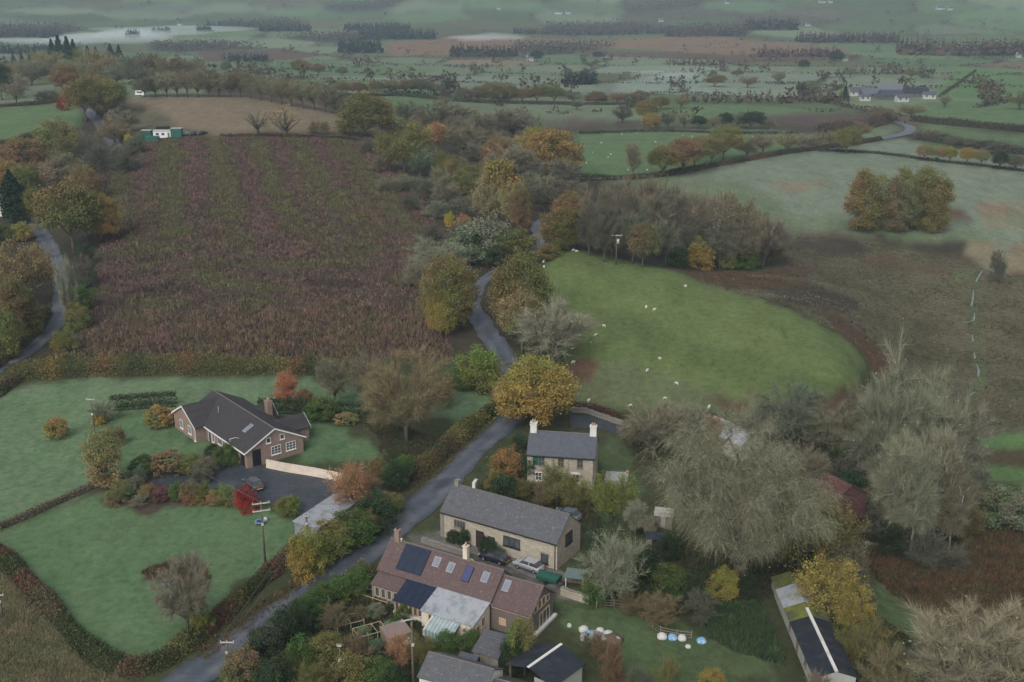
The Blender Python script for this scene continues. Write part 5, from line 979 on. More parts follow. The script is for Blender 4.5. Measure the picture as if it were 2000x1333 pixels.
# ---------------------------------------------------------------- long tiled house with solar panels
K = Bld('tiled_house', 'long plum tiled house with solar panels, rooflights and glazed lean-tos', (-2.6, 128.0), -29.5, end=17)
K.walls(0, 17, 0, 6.2, 3.8, 6.6, STONE2); K.roof(0, 17, 0, 6.2, 3.8, 6.6, REDTILE, .3, .12); mainK = K.slope
K.chimney(1.0, 3.1, .7, .55, 6.0, 8.1, BRICK, 1, BLACK); K.chimney(11.4, 3.3, .62, .6, 6.0, 8.4, CREAM, 1); K.P(MB().tube([(11.95, 3.0, 6.6), (12.35, 3.0, 7.05), (12.75, 3.0, 6.9)], [.06] * 3, 6), 'vent_pipe', OAKFRAME); K.P(MB().tube([(1.6, 3.0, 6.6), (1.75, 2.9, 7.2)], [.08, .12], 6), 'cowl', CREAM)
ar = K.on_roof(2.5, .25, 3.9, 3.55, .06, 'solar_array', SOLARFRAME, lift=.06)
for i in range(3):
    for j in range(2): K.on_roof(2.54 + i * 1.29, .29 + j * 1.76, 1.25, 1.72, .03, 'solar_panel', SOLAR, ar, lift=.13)
for x, d in ((7.3, .75), (9.5, .95), (14.6, .9)): K.on_roof(x, d, .95, 1.35, .1, 'rooflight', LEAD, cells=(1, 1, .1), cellmat=PALEGLASS)
K.on_roof(12.0, .85, 1.15, 2.0, .12, 'solar_collector', SOLARFRAME, lift=.05, cells=(1, 1, .06), cellmat=COLLECT)
# timber-clad end block
K.walls(17.02, 22.5, .1, 6.1, 3.5, 5.9, TIMBER, name='timber_wall'); K.roof(17.14, 22.5, .1, 6.1, 3.5, 5.9, REDTILE, .3, .28, name='timber_block_roof'); K.on_roof(17.6, .55, .9, 1.5, .1, 'rooflight', LEAD, cells=(1, 1, .1), cellmat=PALEGLASS)
K.window('f', 18.1, .9, 1.0, 1.0, .1, OAKFRAME, 1, 1, .06, NEWWOOD, False, 'hatch'); K.P(MB().box(17.1, 22.6, -.13, -.04, 3.1, 3.45), 'fascia', plain('copper_fascia', (.42, .28, .2)))
for i in range(4): K.window('r', .95 + i * 1.05, 3.15, .85, .9 + .35 * min(i, 3 - i), 22.5, OAKFRAME, 1, 1, .1, sill=False)
K.window('r', 2.4, .1, 2.7, 2.3, 22.5, OAKFRAME, 3, 1, .12, sill=False, name='glazed_doors'); K.window('r', .5, .9, .3, 1.3, 22.5, OAKFRAME, 1, 1, .06, sill=False)
K.P(MB().box(22.52, 22.95, .2, 6.4, -.6, .5), 'terrace_kerb', RENDER_W); K.pipe(17.0, -.2, 0, 3.6)
# lean-tos along the garden side
K.lean_to(.2, 4.5, -1.9, -.02, 2.5, 3.35, STONE2, REDTILE); 
for i in range(4): K.window('f', .7 + i * .95, .9, .75, 1.4, -1.9, OAKFRAME, 1, 1, .1, sill=False)
K.lean_to(4.75, 9.1, -3.4, -.02, 2.2, 3.6, STONE2, SOLARFRAME, name='solar_lean_to_roof')
sl = [c for c in K.root.children if c.name.startswith('solar_lean_to_roof')][0]
for i in range(4):
    for j in range(2): K.on_roof(4.72 + i * 1.11, .1 + j * 1.83, 1.07, 1.78, .03, 'solar_panel', SOLAR, sl, lift=.01)
for i in range(6): K.window('f', 4.9 + i * .7, .85, .62, 1.25, -3.4, NEWWOOD, 1, 1, .09, sill=False)
K.P(MB().box(4.7, 9.15, -3.62, -3.42, -.5, .75), 'plinth', CREAM)
K.lean_to(9.4, 16.9, -4.1, -.02, 2.5, 3.7, CREAM, None or METALROOF, name='metal_lean_to_roof'); mr = [c for c in K.root.children if c.name.startswith('metal_lean_to_roof')][0]
for i in range(26): K.on_roof(9.35 + i * .29, .02, .05, 4.3, .03, 'rib', METALROOF, mr)
K.window('f', 10.4, 1.5, 1.0, .8, -4.1, OAKFRAME, 2, 1); K.window('r', -2.2, 1.2, .8, 1.3, 16.9, OAKFRAME, 2, 1)
K.door('r', -3.4, .8, 2.0, 16.9, OLDWOOD, OAKFRAME)
# greenhouse against the metal-roofed wing
GL = speck('old_greenhouse_glass', (.2, .27, .27), (.33, .4, .4), 1.5, .25, spec=.7, bmp=0)
gh = K.P(MB().box(11.2, 15.2, -6.3, -4.12, -.5, .6), 'greenhouse_base', STONE2)
for i in range(8):
    x = 11.25 + i * .49; K.P(MB().prism([(x, -6.25, 1.5), (x, -4.15, 2.35), (x, -4.15, 2.38), (x, -6.25, 1.53)], (.44, 0, 0)), 'roof_pane', GL, gh); K.P(MB().box(x, x + .44, -6.27, -6.24, .62, 1.5), 'pane', GL, gh)
    K.P(MB().prism([(x - .045, -6.29, 1.5), (x - .045, -4.14, 2.37), (x - .045, -4.14, 2.43), (x - .045, -6.29, 1.56)], (.04, 0, 0)).box(x - .045, x - .005, -6.3, -6.22, .6, 1.5), 'glazing_bar', WHITE, gh)
K.P(MB().prism([(11.0, -6.3, .6), (11.0, -6.3, 1.45), (11.0, -4.13, 2.3), (11.0, -4.13, .6)], (.12, 0, 0)), 'greenhouse_gable', CREAM, gh)
# ---------------------------------------------------------------- outbuildings
S = Bld('slate_shed', 'small stone shed with mossy slate roof below the timber block', (-4.6, 119.9), -26, cat='shed'); S.lean_to(0, 3.3, 0, 3.3, 2.1, 3.1, STONE2, OLDSLATE); S.P(MB().box(1.2, 2.2, -.06, .05, 0, 1.85), 'door', OLDWOOD); S.P(MB().box(.2, .9, -.06, .04, .9, 1.6), 'window', BLACK)
S = Bld('lean_shed', 'tiny slate roofed lean-to beside the lichened shed', (-6.6, 117.9), -26, cat='shed'); S.lean_to(0, 2.2, 0, 1.6, 1.7, 2.3, STONE2, SLATE); S.P(MB().box(.7, 1.4, -.05, .05, 0, 1.5), 'door', OLDWOOD)
S = Bld('lichened_shed', 'long lichened slate roofed building at the bottom edge', (-10.4, 113.4), -25, cat='shed'); S.walls(0, 8.0, 0, 5.0, 3.0, 4.5, RENDER_W); S.roof(0, 8.0, 0, 5.0, 3.0, 4.5, OLDSLATE, .25, .15); S.window('f', 3, 1, 1.2, 1.1, 0, OLDWOOD)
S = Bld('brown_shed', 'lower dark roofed shed at the bottom edge beside the lichened building', (-2.6, 110.0), -25, cat='shed'); S.walls(0, 6.0, 0, 4.6, 2.5, 3.6, STONE2); S.roof(0, 6.0, 0, 4.6, 2.5, 3.6, plain('brown_felt', (.075, .065, .06), .8), .25, .15); S.P(MB().box(2, 3, -.05, .05, 0, 1.9), 'door', OLDWOOD)
S = Bld('black_roof_barn', 'open fronted shed with black sheet roof and white ridge strip', (4.5, 111.9), 50, cat='barn')
for x in (.2, 2.8, 5.3): S.P(MB().box(x - .09, x + .09, 6.2, 6.38, -.4, 2.75), 'post', OLDWOOD)
S.P(MB().box(.0, 5.5, 0, .12, -.5, 2.8), 'wall', PALESHEET); S.P(MB().box(5.4, 5.5, .122, 6.3, -.5, 2.8), 'back_wall', PALESHEET); S.P(MB().box(.0, .1, .122, 2.6, -.5, 2.78), 'front_wall', PALESHEET)
S.roof(0, 5.5, 0, 6.4, 2.85, 3.9, BLACKSHEET, .3, .3, .07, ridgecap=None); S.P(MB().box(-.32, 5.82, 3.08, 3.42, 3.92, 4.02), 'ridge_strip', RENDER_W)
p_ = at(1528, 1180)
lx, ly = on_level(1507, 1121, p_.z + 2.5); lx2, ly2 = on_level(1592, 1322, p_.z + 2.2)
S = Bld('long_shed', 'long low mossy shed with dark sheet roof and white ridge strip at lower right', (lx2 + .1, ly2, float(hgt(lx2, ly2))), math.degrees(math.atan2(ly - ly2, lx - lx2)), cat='shed')
Lg = math.hypot(lx - lx2, ly - ly2)
S.walls(0, Lg, -4.7, 0, 2.4, 3.2, PALESHEET)
S.root.name = 'long_shed'
for x0, x1, mt, nm in ((0, Lg * .52, BLACKSHEET, 'roof'), (Lg * .521, Lg * .66, MOSSROOF, 'mossy_roof'), (Lg * .661, Lg * .86, METALROOF, 'galvanised_roof'), (Lg * .861, Lg, MOSSROOF, 'mossy_roof')): S.roof(x0, x1, -4.7, 0, 2.4, 3.2 + (.1 if nm[0] == 'g' else 0), mt, .25, .0, .07, ridgecap=None, name=nm)
S.P(MB().box(0, Lg * .6, -2.55, -2.15, 3.22, 3.33), 'ridge_strip', RENDER_W); S.window('b', 4, 1.0, 1.0, .8, 0.0, OLDWOOD, 2); S.window('b', 12, 1.0, 1.0, .8, 0.0, OLDWOOD, 2); S.P(MB().box(8, 9, -.05, .06, 0, 1.9), 'door', OLDWOOD)
S = Bld('carport', 'flat grey metal roofed garage at the bottom of the drive', (-31.4, 151.9), -29, cat='garage')
S.P(MB().box(.15, 4.5, .15, 9.4, -.6, 2.15), 'wall', speck('grey_panel', (.2, .21, .22), (.26, .27, .28), 2, .8)); S.P(MB().prism([(0, -.1, 2.2), (0, -.1, 2.32), (0, 9.6, 2.52), (0, 9.6, 2.4)], (4.7, 0, 0)), 'roof', METALROOF); r_ = S.root.children[-1]
for i in range(12): S.P(MB().prism([(.1 + i * .4, -.08, 2.32), (.1 + i * .4, -.08, 2.36), (.1 + i * .4, 9.58, 2.56), (.1 + i * .4, 9.58, 2.52)], (.05, 0, 0)), 'roof_rib', METALROOF, r_)
S.P(MB().box(.8, 3.8, 9.38, 9.46, 0, 2.0), 'garage_door', WHITE)
q = at(1560, 965); S = Bld('red_barn', 'dark red sheet roofed barn half hidden behind the giant tree', (q.x - 2.5, q.y), -62, cat='barn', end=0); S.walls(0, 11, 0, 6.5, 3.4, 5.3, RUSTSHEET); S.roof(0, 11, 0, 6.5, 3.4, 5.3, RUSTSHEET, .3, .2, .07, ridgecap=None); S.P(MB().box(3, 5, -.06, .05, 0, 2.6), 'door', OLDWOOD)
q = at(1372, 868); S = Bld('grey_barn', 'pale grey sheet roofed barn end above the giant tree', (q.x, q.y), -55, cat='barn'); S.walls(0, 9, 0, 5.5, 3.0, 4.6, PALESHEET); S.roof(0, 9, 0, 5.5, 3.0, 4.6, METALROOF, .25, .2, .07, ridgecap=None); S.P(MB().box(3, 5, -.06, .05, 0, 2.4), 'door', OLDWOOD)
q = at(1278, 1028); S = Bld('garden_shed', 'small pale roofed garden shed at the left edge of the giant tree', (q.x, q.y), -15, cat='shed'); S.walls(0, 2.6, 0, 2.2, 1.9, 2.6, OLDWOOD); S.roof(0, 2.6, 0, 2.2, 1.9, 2.6, PALESHEET, .2, .15, .06, ridgecap=None); S.P(MB().box(.9, 1.6, -.05, .04, 0, 1.7), 'door', PALESHEET)
q = at(1262, 1072); S = Bld('dark_shed', 'small dark felt roofed shed behind the barn garden', (q.x, q.y), -10, cat='shed'); S.walls(0, 2.4, 0, 2.0, 1.7, 2.2, OLDWOOD); S.roof(0, 2.4, 0, 2.0, 1.7, 2.2, BLACKSHEET, .2, .15, .06, ridgecap=None); S.P(MB().box(.8, 1.5, -.05, .04, 0, 1.5), 'door', BLACK)
q = at(1104, 1150); S = Bld('bin_store', 'green roofed bin store on posts right of the silver car', (q.x, q.y), -15, cat='shed'); S.P(MB().prism([(-.2, -.2, 1.75), (-.2, 2.0, 2.0), (-.2, 2.0, 2.06), (-.2, -.2, 1.81)], (2.9, 0, 0)), 'roof', plain('green_grey_felt', (.12, .17, .155), .8)); S.P(MB().box(0, 2.4, 1.7, 1.8, -.4, 1.9), 'wall', OLDWOOD)
for x in (.0, 2.3): S.P(MB().box(x, x + .1, 0, .1, -.4, 1.74), 'post', WHITE)
q = at(782, 1282); S = Bld('potting_shed', 'low pinkish roofed potting shed in the kitchen garden', (q.x - 1.5, q.y + 1.2), 32, cat='shed'); S.lean_to(0, 3.0, 0, 2.2, 1.6, 2.0, OLDWOOD, plain('pink_felt', (.22, .165, .15), .85)); S.P(MB().box(1, 1.7, -.05, .04, 0, 1.4), 'door', OLDWOOD)
# ---------------------------------------------------------------- caravans and lorries by the upper field
q = at(300, 272); t = empty('mobile_home', q, math.radians(2)); tag(t, 'long white mobile home at the top of the heather hill', 'mobile home')
MB().box(0, 9.5, 0, 3.2, .4, 3.0).build('body', WHITE, t); MB().prism([(-.15, -.15, 3.002), (-.15, 1.6, 3.5), (-.15, 3.35, 3.002)], (9.8, 0, 0)).build('roof', PALESHEET, t)
for x in (1.0, 3.2, 7.6): w_ = MB().box(x, x + 1.2, -.04, .04, 1.5, 2.4).build('window', DARKGLASS, t)
MB().box(5.6, 6.4, -.05, .04, .5, 2.5).build('door', OLDWOOD, t)
for x in (1.5, 8): MB().box(x, x + .5, .3, .8, -.3, .4).build('support', BLACK, t)
def crate_van(px, row, L, W, H, mat, label, name='container', yaw=0):
    q = at(px, row); t = empty(name, q, math.radians(yaw)); tag(t, label, 'container', 'containers at the top of the heather hill'); b = MB().box(0, L, 0, W, .15, H); b.build('body', mat, t); MB().box(-.06, L + .06, -.06, W + .06, H + .002, H + .12).build('roof', PALESHEET if 'pale' in label else mat, t); MB().box(.3, L * .45, -.05, .03, .3, H - .2).build('door', mat, t); MB().box(L * .55, L - .2, -.05, .03, .3, H - .2).build('door', mat, t); MB().box(.1, .5, .1, W - .1, -.3, .15).build('skid', BLACK, t); MB().box(L - .5, L - .1, .1, W - .1, -.3, .15).build('skid', BLACK, t); return t
crate_van(276, 270, 4.0, 2.6, 2.9, GREENPAINT, 'green container with pale roof left of the mobile home'); crate_van(284, 279, 5.0, 2.5, 2.2, GREENPAINT, 'low green container in front of the mobile home'); crate_van(334, 270, 4.2, 2.6, 3.6, GREENPAINT, 'tall green container with pale roof right of the mobile home'); crate_van(305, 262, 5.0, 2.6, 2.8, BLACK, 'dark container behind the mobile home')
q = at(264, 188); t = empty('caravan', q, 0); tag(t, 'small white touring caravan at the tan field corner', 'caravan')
MB().prism([(0, 0, .5), (.3, 0, 2.6), (4.6, 0, 2.7), (5.2, 0, 1.7), (5.2, 0, .5)], (0, 2.3, 0)).build('body', WHITE, t); MB().box(1.0, 3.6, -.04, .04, 1.5, 2.2).build('window', DARKGLASS, t); MB().tube([(2.6, -.05, .35), (2.6, .2, .35)], [.36, .36], 12).build('wheel', BLACK, t); MB().box(5.2, 6.2, 1.05, 1.25, .4, .5).build('drawbar', BLACK, t)
q = at(-8, 425); S = Bld('white_house', 'white rendered house corner at the left edge', (q.x - 6, q.y + 1), 0, end=0); S.walls(0, 7.5, 0, 6, 4.8, 7.2, RENDER_W); S.roof(0, 7.5, 0, 6, 4.8, 7.2, SLATE, .25, .15); S.window('f', 5.4, 3, 1, 1.2, 0); S.window('f', 5.4, .9, 1, 1.2, 0); S.door('f', 3.4, 1, 2.1, 0, BLACK)
# ---------------------------------------------------------------- distant farms and houses
def small_house(px, row, wpx, label, yaw, storeys=1.25, wall=None, roofm=None, group='white farmhouses on the far hillside', cat='house', name='farmhouse'):
    q = at(px, row); L = max(5.0, wpx * mpp(q)); S = Bld(name, label, (q.x - L / 2, q.y), yaw, cat=cat, group=group); W = min(L * .6, 9); e = 2.6 * storeys; S.walls(0, L, 0, W, e, e + W * .36, wall or FARWALL); S.roof(0, L, 0, W, e, e + W * .36, roofm or SLATE, .3, .2, ridgecap=None)
    n = max(2, int(L / 4))
    for i in range(n): S.P(MB().box(L * (i + .5) / n - .6, L * (i + .5) / n + .6, -.06, .04, e * .45, e * .45 + 1.4), 'window', DARKGLASS)
    if cat == 'house': S.P(MB().box(.4, 1.3, W / 2 - .4, W / 2 + .4, e + W * .3, e + W * .36 + 1.3), 'chimney', wall or RENDER_W)
    return S
for px, row, w, lab, yaw in [(1608, 6, 13, 'white farmhouse at the top edge right of centre', 8), (1622, 6, 8, 'small white outhouse beside the top edge farmhouse', -10), (1838, 19, 15, 'long white farmhouse at the upper right', 4), (1856, 20, 9, 'white cottage right of the long upper right farmhouse', -12), (1580, 52, 10, 'white cottage on the slope above the moor at right', 15), (1090, 28, 14, 'pink white farmhouse among trees at top centre', -8), (1110, 28, 9, 'white cottage right of the top centre farmhouse', 10), (974, 19, 8, 'lone white cottage at the top left of centre', 0), (1292, 43, 10, 'white cottage right of centre above the moor', 6), (350, 50, 9, 'white cottage beyond the mist', 0), (317, 66, 7, 'tiny white cottage on the mist edge', 10), (1035, 120, 14, 'white farmhouse beside the dark copse', 0), (1632, 119, 9, 'white cottage beside the dark trees at right', -20), (1652, 120, 13, 'white gabled cottage in the right middle fields', 20), (1420, 8, 8, 'white cottage at the top edge left of the pair', 0), (1990, 113, 10, 'white cottage at the far right edge', 0)]: small_house(px, row, w, lab, yaw)
for px, row, w, lab, m, rf, yaw in [(1678, 188, 34, 'white walled cattle shed at the left of the far farm', FARWALL, SLATE, -6), (1705, 192, 40, 'long grey shed in the middle of the far farm', FARMW, plain('blue_grey_sheet', (.1, .11, .14), .7), 5), (1745, 196, 44, 'wide dark roofed barn at the front of the far farm', FARMW, plain('dark_sheet', (.05, .055, .07), .7), 8), (1740, 186, 50, 'long blue grey barn at the back of the far farm', FARMW, plain('steel_sheet', (.12, .13, .16), .7), 2), (1790, 190, 46, 'long dark barn at the right end of the far farm', FARMW, BLACKSHEET, -4), (1815, 194, 24, 'low pale shed at the right end of the far farm', FARWALL, SLATE, -8), (1765, 200, 24, 'small white shed in front of the far farm', FARWALL, SLATE, 10), (1690, 198, 20, 'low white dairy beside the far farm conifer', FARWALL, SLATE, 0)]: small_house(px, row, w, lab, yaw, 1.15, m, rf, 'sheds of the far farm', 'barn', 'farm_shed')

# ================================================================== VEHICLES, POLES, WALLS, ANIMALS
TYRE = plain('tyre', (.015, .015, .016), .9); RIM = plain('alloy', (.4, .4, .42), .35, metal=.6); LAMP = plain('lamp_glass', (.7, .7, .7), .2); TAIL = plain('tail_lamp', (.3, .02, .02), .25)
def car(px, row, yaw, paint, label, group=None, z=None):
    q = at(px, row); t = empty('parked_car', (q.x, q.y, q.z + .06), math.radians(yaw)); tag(t, label, 'car', group)
    prof = [(-2.1, .32), (-2.14, .62), (-2.05, .86), (-1.2, .97), (1.35, .96), (2.0, .82), (2.12, .6), (2.1, .32)]
    b = MB(); n = len(prof); secs = [(-.86, 0), (-.8, .02), (.8, .02), (.86, 0)]; vs = []
    for y, up in ((-.74, 0), (-.85, 1), (.85, 1), (.74, 0)):
        pass
    for y, s in ((-.86, .97), (-.82, 1.0), (.82, 1.0), (.86, .97)): vs += [(x * s, y, zz * (1 if s == 1 else .97) + (0 if s == 1 else .01)) for x, zz in prof]
    fs = [tuple(range(n))[::-1], tuple(range(3 * n, 4 * n))] + [(k * n + i, k * n + (i + 1) % n, (k + 1) * n + (i + 1) % n, (k + 1) * n + i) for k in range(3) for i in range(n)]
    b.add(vs, fs, True); body = b.build('body', paint, t)
    cab = [(-1.75, .95), (-1.25, 1.4), (.35, 1.42), (1.15, .95)]; c = MB(); vs = []
    for y, k in ((-.8, 0), (-.62, 1), (.62, 1), (.8, 0)):
        vs += [(cab[0][0], y, .93), (cab[3][0], y, .93)] if k == 0 else [(cab[1][0], y, 1.42), (cab[2][0], y, 1.42)]
    v = [(-1.78, -.8, .93), (1.2, -.8, .93), (1.2, .8, .93), (-1.78, .8, .93), (-1.22, -.62, 1.4), (.38, -.62, 1.4), (.38, .62, 1.4), (-1.22, .62, 1.4)]
    c.add(v, [(0, 1, 5, 4), (1, 2, 6, 5), (2, 3, 7, 6), (3, 0, 4, 7)]); c.build('window_glass', DARKGLASS, t)
    MB().prism([(-1.3, -.66, 1.395), (.45, -.66, 1.395), (.45, .66, 1.395), (-1.3, .66, 1.395)], (0, 0, .05)).build('car_roof', paint, t)
    for sy in (-1, 1):
        MB().prism([(-.5, sy * .805, .95), (-.4, sy * .805, .95), (-.4, sy * .635, 1.4), (-.5, sy * .635, 1.4)], (0, sy * .015, .01)).build('door_pillar', paint, t)
        MB().tube([(.95, sy * .86, 1.0), (.95, sy * 1.0, 1.02)], [.08, .07], 6).build('mirror', paint, t)
        MB().box(1.98, 2.13, sy * .66 - .17, sy * .66 + .17, .62, .78).build('headlight', LAMP, t); MB().box(-2.14, -2.0, sy * .66 - .15, sy * .66 + .15, .66, .84).build('tail_light', TAIL, t)
        for x in (-1.3, 1.32):
            w = MB().tube([(x, sy * .68, .3), (x, sy * .88, .3)], [.31, .31], 14).build('wheel', TYRE, t); MB().tube([(x, sy * .8, .3), (x, sy * .89, .3)], [.19, .19], 10).build('rim', RIM, w)
    MB().box(-2.17, -2.1, -.5, .5, .4, .52).build('number_plate', plain('plate', (.6, .5, .1)), t)
    return t
car(1033, 1112, 146, plain('silver_paint', (.5, .52, .55), .3, .6, .4), 'silver hatchback parked in front of the stone barn')
car(966, 1096, 149, plain('black_car_paint', (.02, .022, .03), .2, .7), 'black estate car parked left of the silver car')
car(496, 952, 128, plain('grey_car_paint', (.1, .105, .11), .25, .7, .3), 'dark grey car on the bungalow drive')
car(1108, 1012, 150, plain('blue_grey_paint', (.14, .17, .21), .25, .6), 'blue grey car hidden under the trees behind the barn')
for i, (px, row, c) in enumerate([(352, 264, (.03, .03, .04)), (366, 264, (.2, .2, .21)), (380, 264, (.03, .04, .05)), (395, 263, (.04, .04, .045))]): car(px, row, 10 + 15 * i, plain(f'old_paint{i}', c, .4), f"{['leftmost dark', 'grey', 'black', 'rightmost black'][i]} scrap car beside the tall green container", 'old cars at the top of the heather hill')
# green trailer and the bikes of the yard
q = at(1072, 1136); t = empty('trailer', q, math.radians(-28)); tag(t, 'flat dark green covered trailer right of the silver car', 'trailer'); MB().box(-1.5, 1.5, -.9, .9, .45, .95).build('bed', GREENPAINT, t); MB().prism([(-1.55, -.95, .952), (-1.55, 0, 1.08), (-1.55, .95, .952)], (3.1, 0, 0)).build('cover', GREENPAINT, t); MB().box(1.5, 2.4, -.05, .05, .45, .55).build('drawbar', BLACK, t)
for s in (-1, 1): MB().tube([(0, s * .92, .3), (0, s * 1.08, .3)], [.3, .3], 12).build('wheel', TYRE, t)
# ---------------------------------------------------------------- poles and wires
POLE = speck('pole_wood', (.09, .075, .055), (.15, .125, .095), 4, .9); PORC = plain('insulator', (.5, .5, .48), .4); GALV = plain('galvanised', (.48, .48, .46), .5)
def pole(px, base, top, label, arms=1, arm_w=2.2, yaw=0.0, trans=False, lean=0.0, thick=.14):
    q = at(px, base); h = hpx(q, base - top); t = empty('utility_pole', q, math.radians(yaw)); t.rotation_euler = (0, math.radians(lean), math.radians(yaw)); tag(t, label, 'utility pole', 'wooden poles of the power line')
    MB().tube([(0, 0, -1), (0, 0, h)], [thick * 1.25, thick * .8], 8).build('post', POLE, t); ends = []
    for k in range(arms):
        z = h - .25 - k * 1.1; a = MB().box(-arm_w / 2, arm_w / 2, -.17, -.07, z - .07, z + .07).build('crossarm', GALV if arms else POLE, t)
        for x in (-arm_w * .45, 0, arm_w * .45): MB().tube([(x, -.12, z + .07), (x, -.12, z + .28)], [.06, .04], 6).build('insulator', PORC, a)
        ends.append(z + .28)
    if trans: MB().tube([(.35, 0, h - 2.2), (.35, 0, h - 1.1)], [.32, .32], 10).build('transformer', PORC, t); MB().box(-.05, .4, -.08, .08, h - 1.5, h - 1.35).build('bracket', GALV, t)
    else: MB().box(-.16, .16, -.22, -.1, h * .62, h * .62 + .35).build('notice_plate', PORC, t)
    return q + Vector((0, 0, h)), t
T1, _ = pole(518, 1100, 984, 'tall dark pole with two pale crossarms beside the pond lawn', 2, 2.4, 18)
T2, _ = pole(187, 864, 779, 'dark pole on the frosted lawn left of the bungalow', 1, 1.4, 0)
T3, _ = pole(441, 1318, 1254, 'leaning pole on the lower road verge', 1, 1.6, 10, lean=6)
T4, _ = pole(1203, 518, 459, 'pole with a white transformer on the sheep hill crest', 1, 2.4, 0, True)
T5, _ = pole(808, 1352, 1214, 'tall pole with a pale crossarm in front of the potting shed', 1, 2.6, 25)
T6, _ = pole(601, 1056, 1006, 'short pole in front of the metal roofed garage', 1, .8, 0)
T7, _ = pole(5, 1206, 1160, 'pole at the far left edge beyond the brown hedge', 1, 1.2, 0)
T8, _ = pole(667, 1345, 1262, 'thin brown pole in the shrubs at the bottom', 1, .5, 0, thick=.09)
def wire(a, b, label, sag=1.0, dx=0.0):
    pts = []
    for i in range(17):
        t = i / 16; p = a.lerp(b, t); p = p + Vector((dx, 0, -sag * 4 * t * (1 - t) - .02)); pts.append(p)
    o = MB().tube(pts, [.025] * 17, 4).build('power_cable', plain('cable', (.12, .13, .13), .6)); tag(o, label, 'cable', 'overhead cables')
wire(T3, T6, 'left cable from the leaning pole to the short garage pole', .8, -.5); wire(T3, T6, 'right cable from the leaning pole to the short garage pole', .8, .5); wire(T1, T2, 'cable from the tall pond lawn pole to the lawn pole', 1.2); wire(T4, T4 + Vector((60, 22, -6)), 'cable running right from the transformer pole into the wood', 1.5)
# ---------------------------------------------------------------- walls and fences
def wall(path, w, h, mat, label, name='stone_wall', cap=None, lev=None):
    P = [at(*p) for p in path]; S = smooth_path([Vector((p.x, p.y, 0)) for p in P], .9); b = MB(); t = None
    root = empty(name, (S[0].x, S[0].y, float(hgt(S[0].x, S[0].y)))); tag(root, label, 'wall', kind='thing'); o = root.location; c = MB()
    for i in range(len(S) - 1):
        a, d = S[i], S[i + 1] - S[i]; n = Vector((-d.y, d.x, 0)).normalized(); z0 = float(hgt(a.x, a.y)); z1 = float(hgt(S[i + 1].x, S[i + 1].y)); z = min(z0, z1) - .4; hh = (z0 + z1) / 2 + h + random.Random(i).uniform(-.05, .05) * (1 if 'stone' in name else 0)
        b.frame(a - n * w / 2 + Vector((0, 0, z)) - o, d, n * w, (0, 0, hh - z))
        if cap: c.frame(a - n * (w / 2 + .05) + d * .02 + Vector((0, 0, hh + .004)) - o, d * .96, n * (w + .1), (0, 0, .1))
    b.build('masonry', mat, root)
    if cap: c.build('coping', cap, root)
    return root
wall([(521, 914), (560, 922), (620, 932), (690, 947)], .3, 1.35, CREAM, 'cream rendered wall along the back of the bungalow drive', 'rendered_wall', CREAM)
wall([(824, 1060), (850, 1068), (905, 1086)], .4, .7, STONE2, 'low stone wall around the barn terrace', cap=STONE2)
wall([(1096, 1162), (1125, 1172), (1150, 1180)], .35, 1.1, STONE, 'pale stone garden wall right of the timber block', cap=STONE2)
wall([(1116, 806), (1140, 806), (1160, 812), (1220, 832)], .4, .8, STONE2, 'stone wall behind the cottage yard', cap=STONE2)
wall([(925, 956), (931, 948)], .5, 1.1, RENDER_W, 'short white gatepost wall at the roadside above the barn', 'rendered_wall')
wall([(1690, 1065), (1760, 1080), (1830, 1105)], .35, .5, STONE2, 'low field wall along the foot of the birch stand', cap=STONE2)
q = at(1180, 940); t = empty('garden_terrace', q, math.radians(-9)); tag(t, 'raised grey stone terrace beside the stone cottage', 'terrace'); MB().box(.2, 3.6, -.6, 2.6, -.6, .45).build('platform', STONE2, t); MB().box(.1, 3.7, -.7, 2.7, .452, .55).build('paving', plain('grey_paving', (.33, .33, .36), .8), t); MB().tube([(3.5, 2.4, .55), (3.5, 2.4, .95)], [.2, .25], 8).build('planter', POT, t)
def fence(path, h, label, rails=3, gap=2.0, mat=None, cat='fence'):
    P = [at(*p) for p in path]; S = smooth_path([Vector((p.x, p.y, 0)) for p in P], gap); r0 = Vector((S[0].x, S[0].y, float(hgt(S[0].x, S[0].y)))); root = empty('timber_fence', r0); tag(root, label, cat)
    Z = [float(hgt(p.x, p.y)) for p in S]
    for i, p in enumerate(S): MB().box(-.06, .06, -.06, .06, -.3, h).build('post', mat or OLDWOOD, root, Vector((p.x, p.y, Z[i])) - r0)
    for k in range(rails):
        for i in range(len(S) - 1):
            a = Vector((S[i].x, S[i].y, Z[i] + h * (k + .7) / rails - .1)); b = Vector((S[i + 1].x, S[i + 1].y, Z[i + 1] + h * (k + .7) / rails - .1)); d = b - a; n = Vector((-d.y, d.x, 0)).normalized(); MB().frame(a - r0 - n * .1, d, n * .04, (0, 0, .1)).build('rail', mat or OLDWOOD, root)
    return root
fence([(1165, 1190), (1172, 1184), (1230, 1190), (1262, 1215), (1290, 1238), (1350, 1248)], 1.1, 'weathered post and rail fence behind the builders bags')
fence([(1056, 1330), (1085, 1345), (1110, 1365)], 1.2, 'pale timber fence in front of the black roofed shed', mat=plain('grey_wood', (.3, .27, .23), .85))
fence([(-20, 1040), (40, 1016), (105, 988), (172, 958)], 1.0, 'old wire and post fence along the bank between the lawns', 2, 3.0)
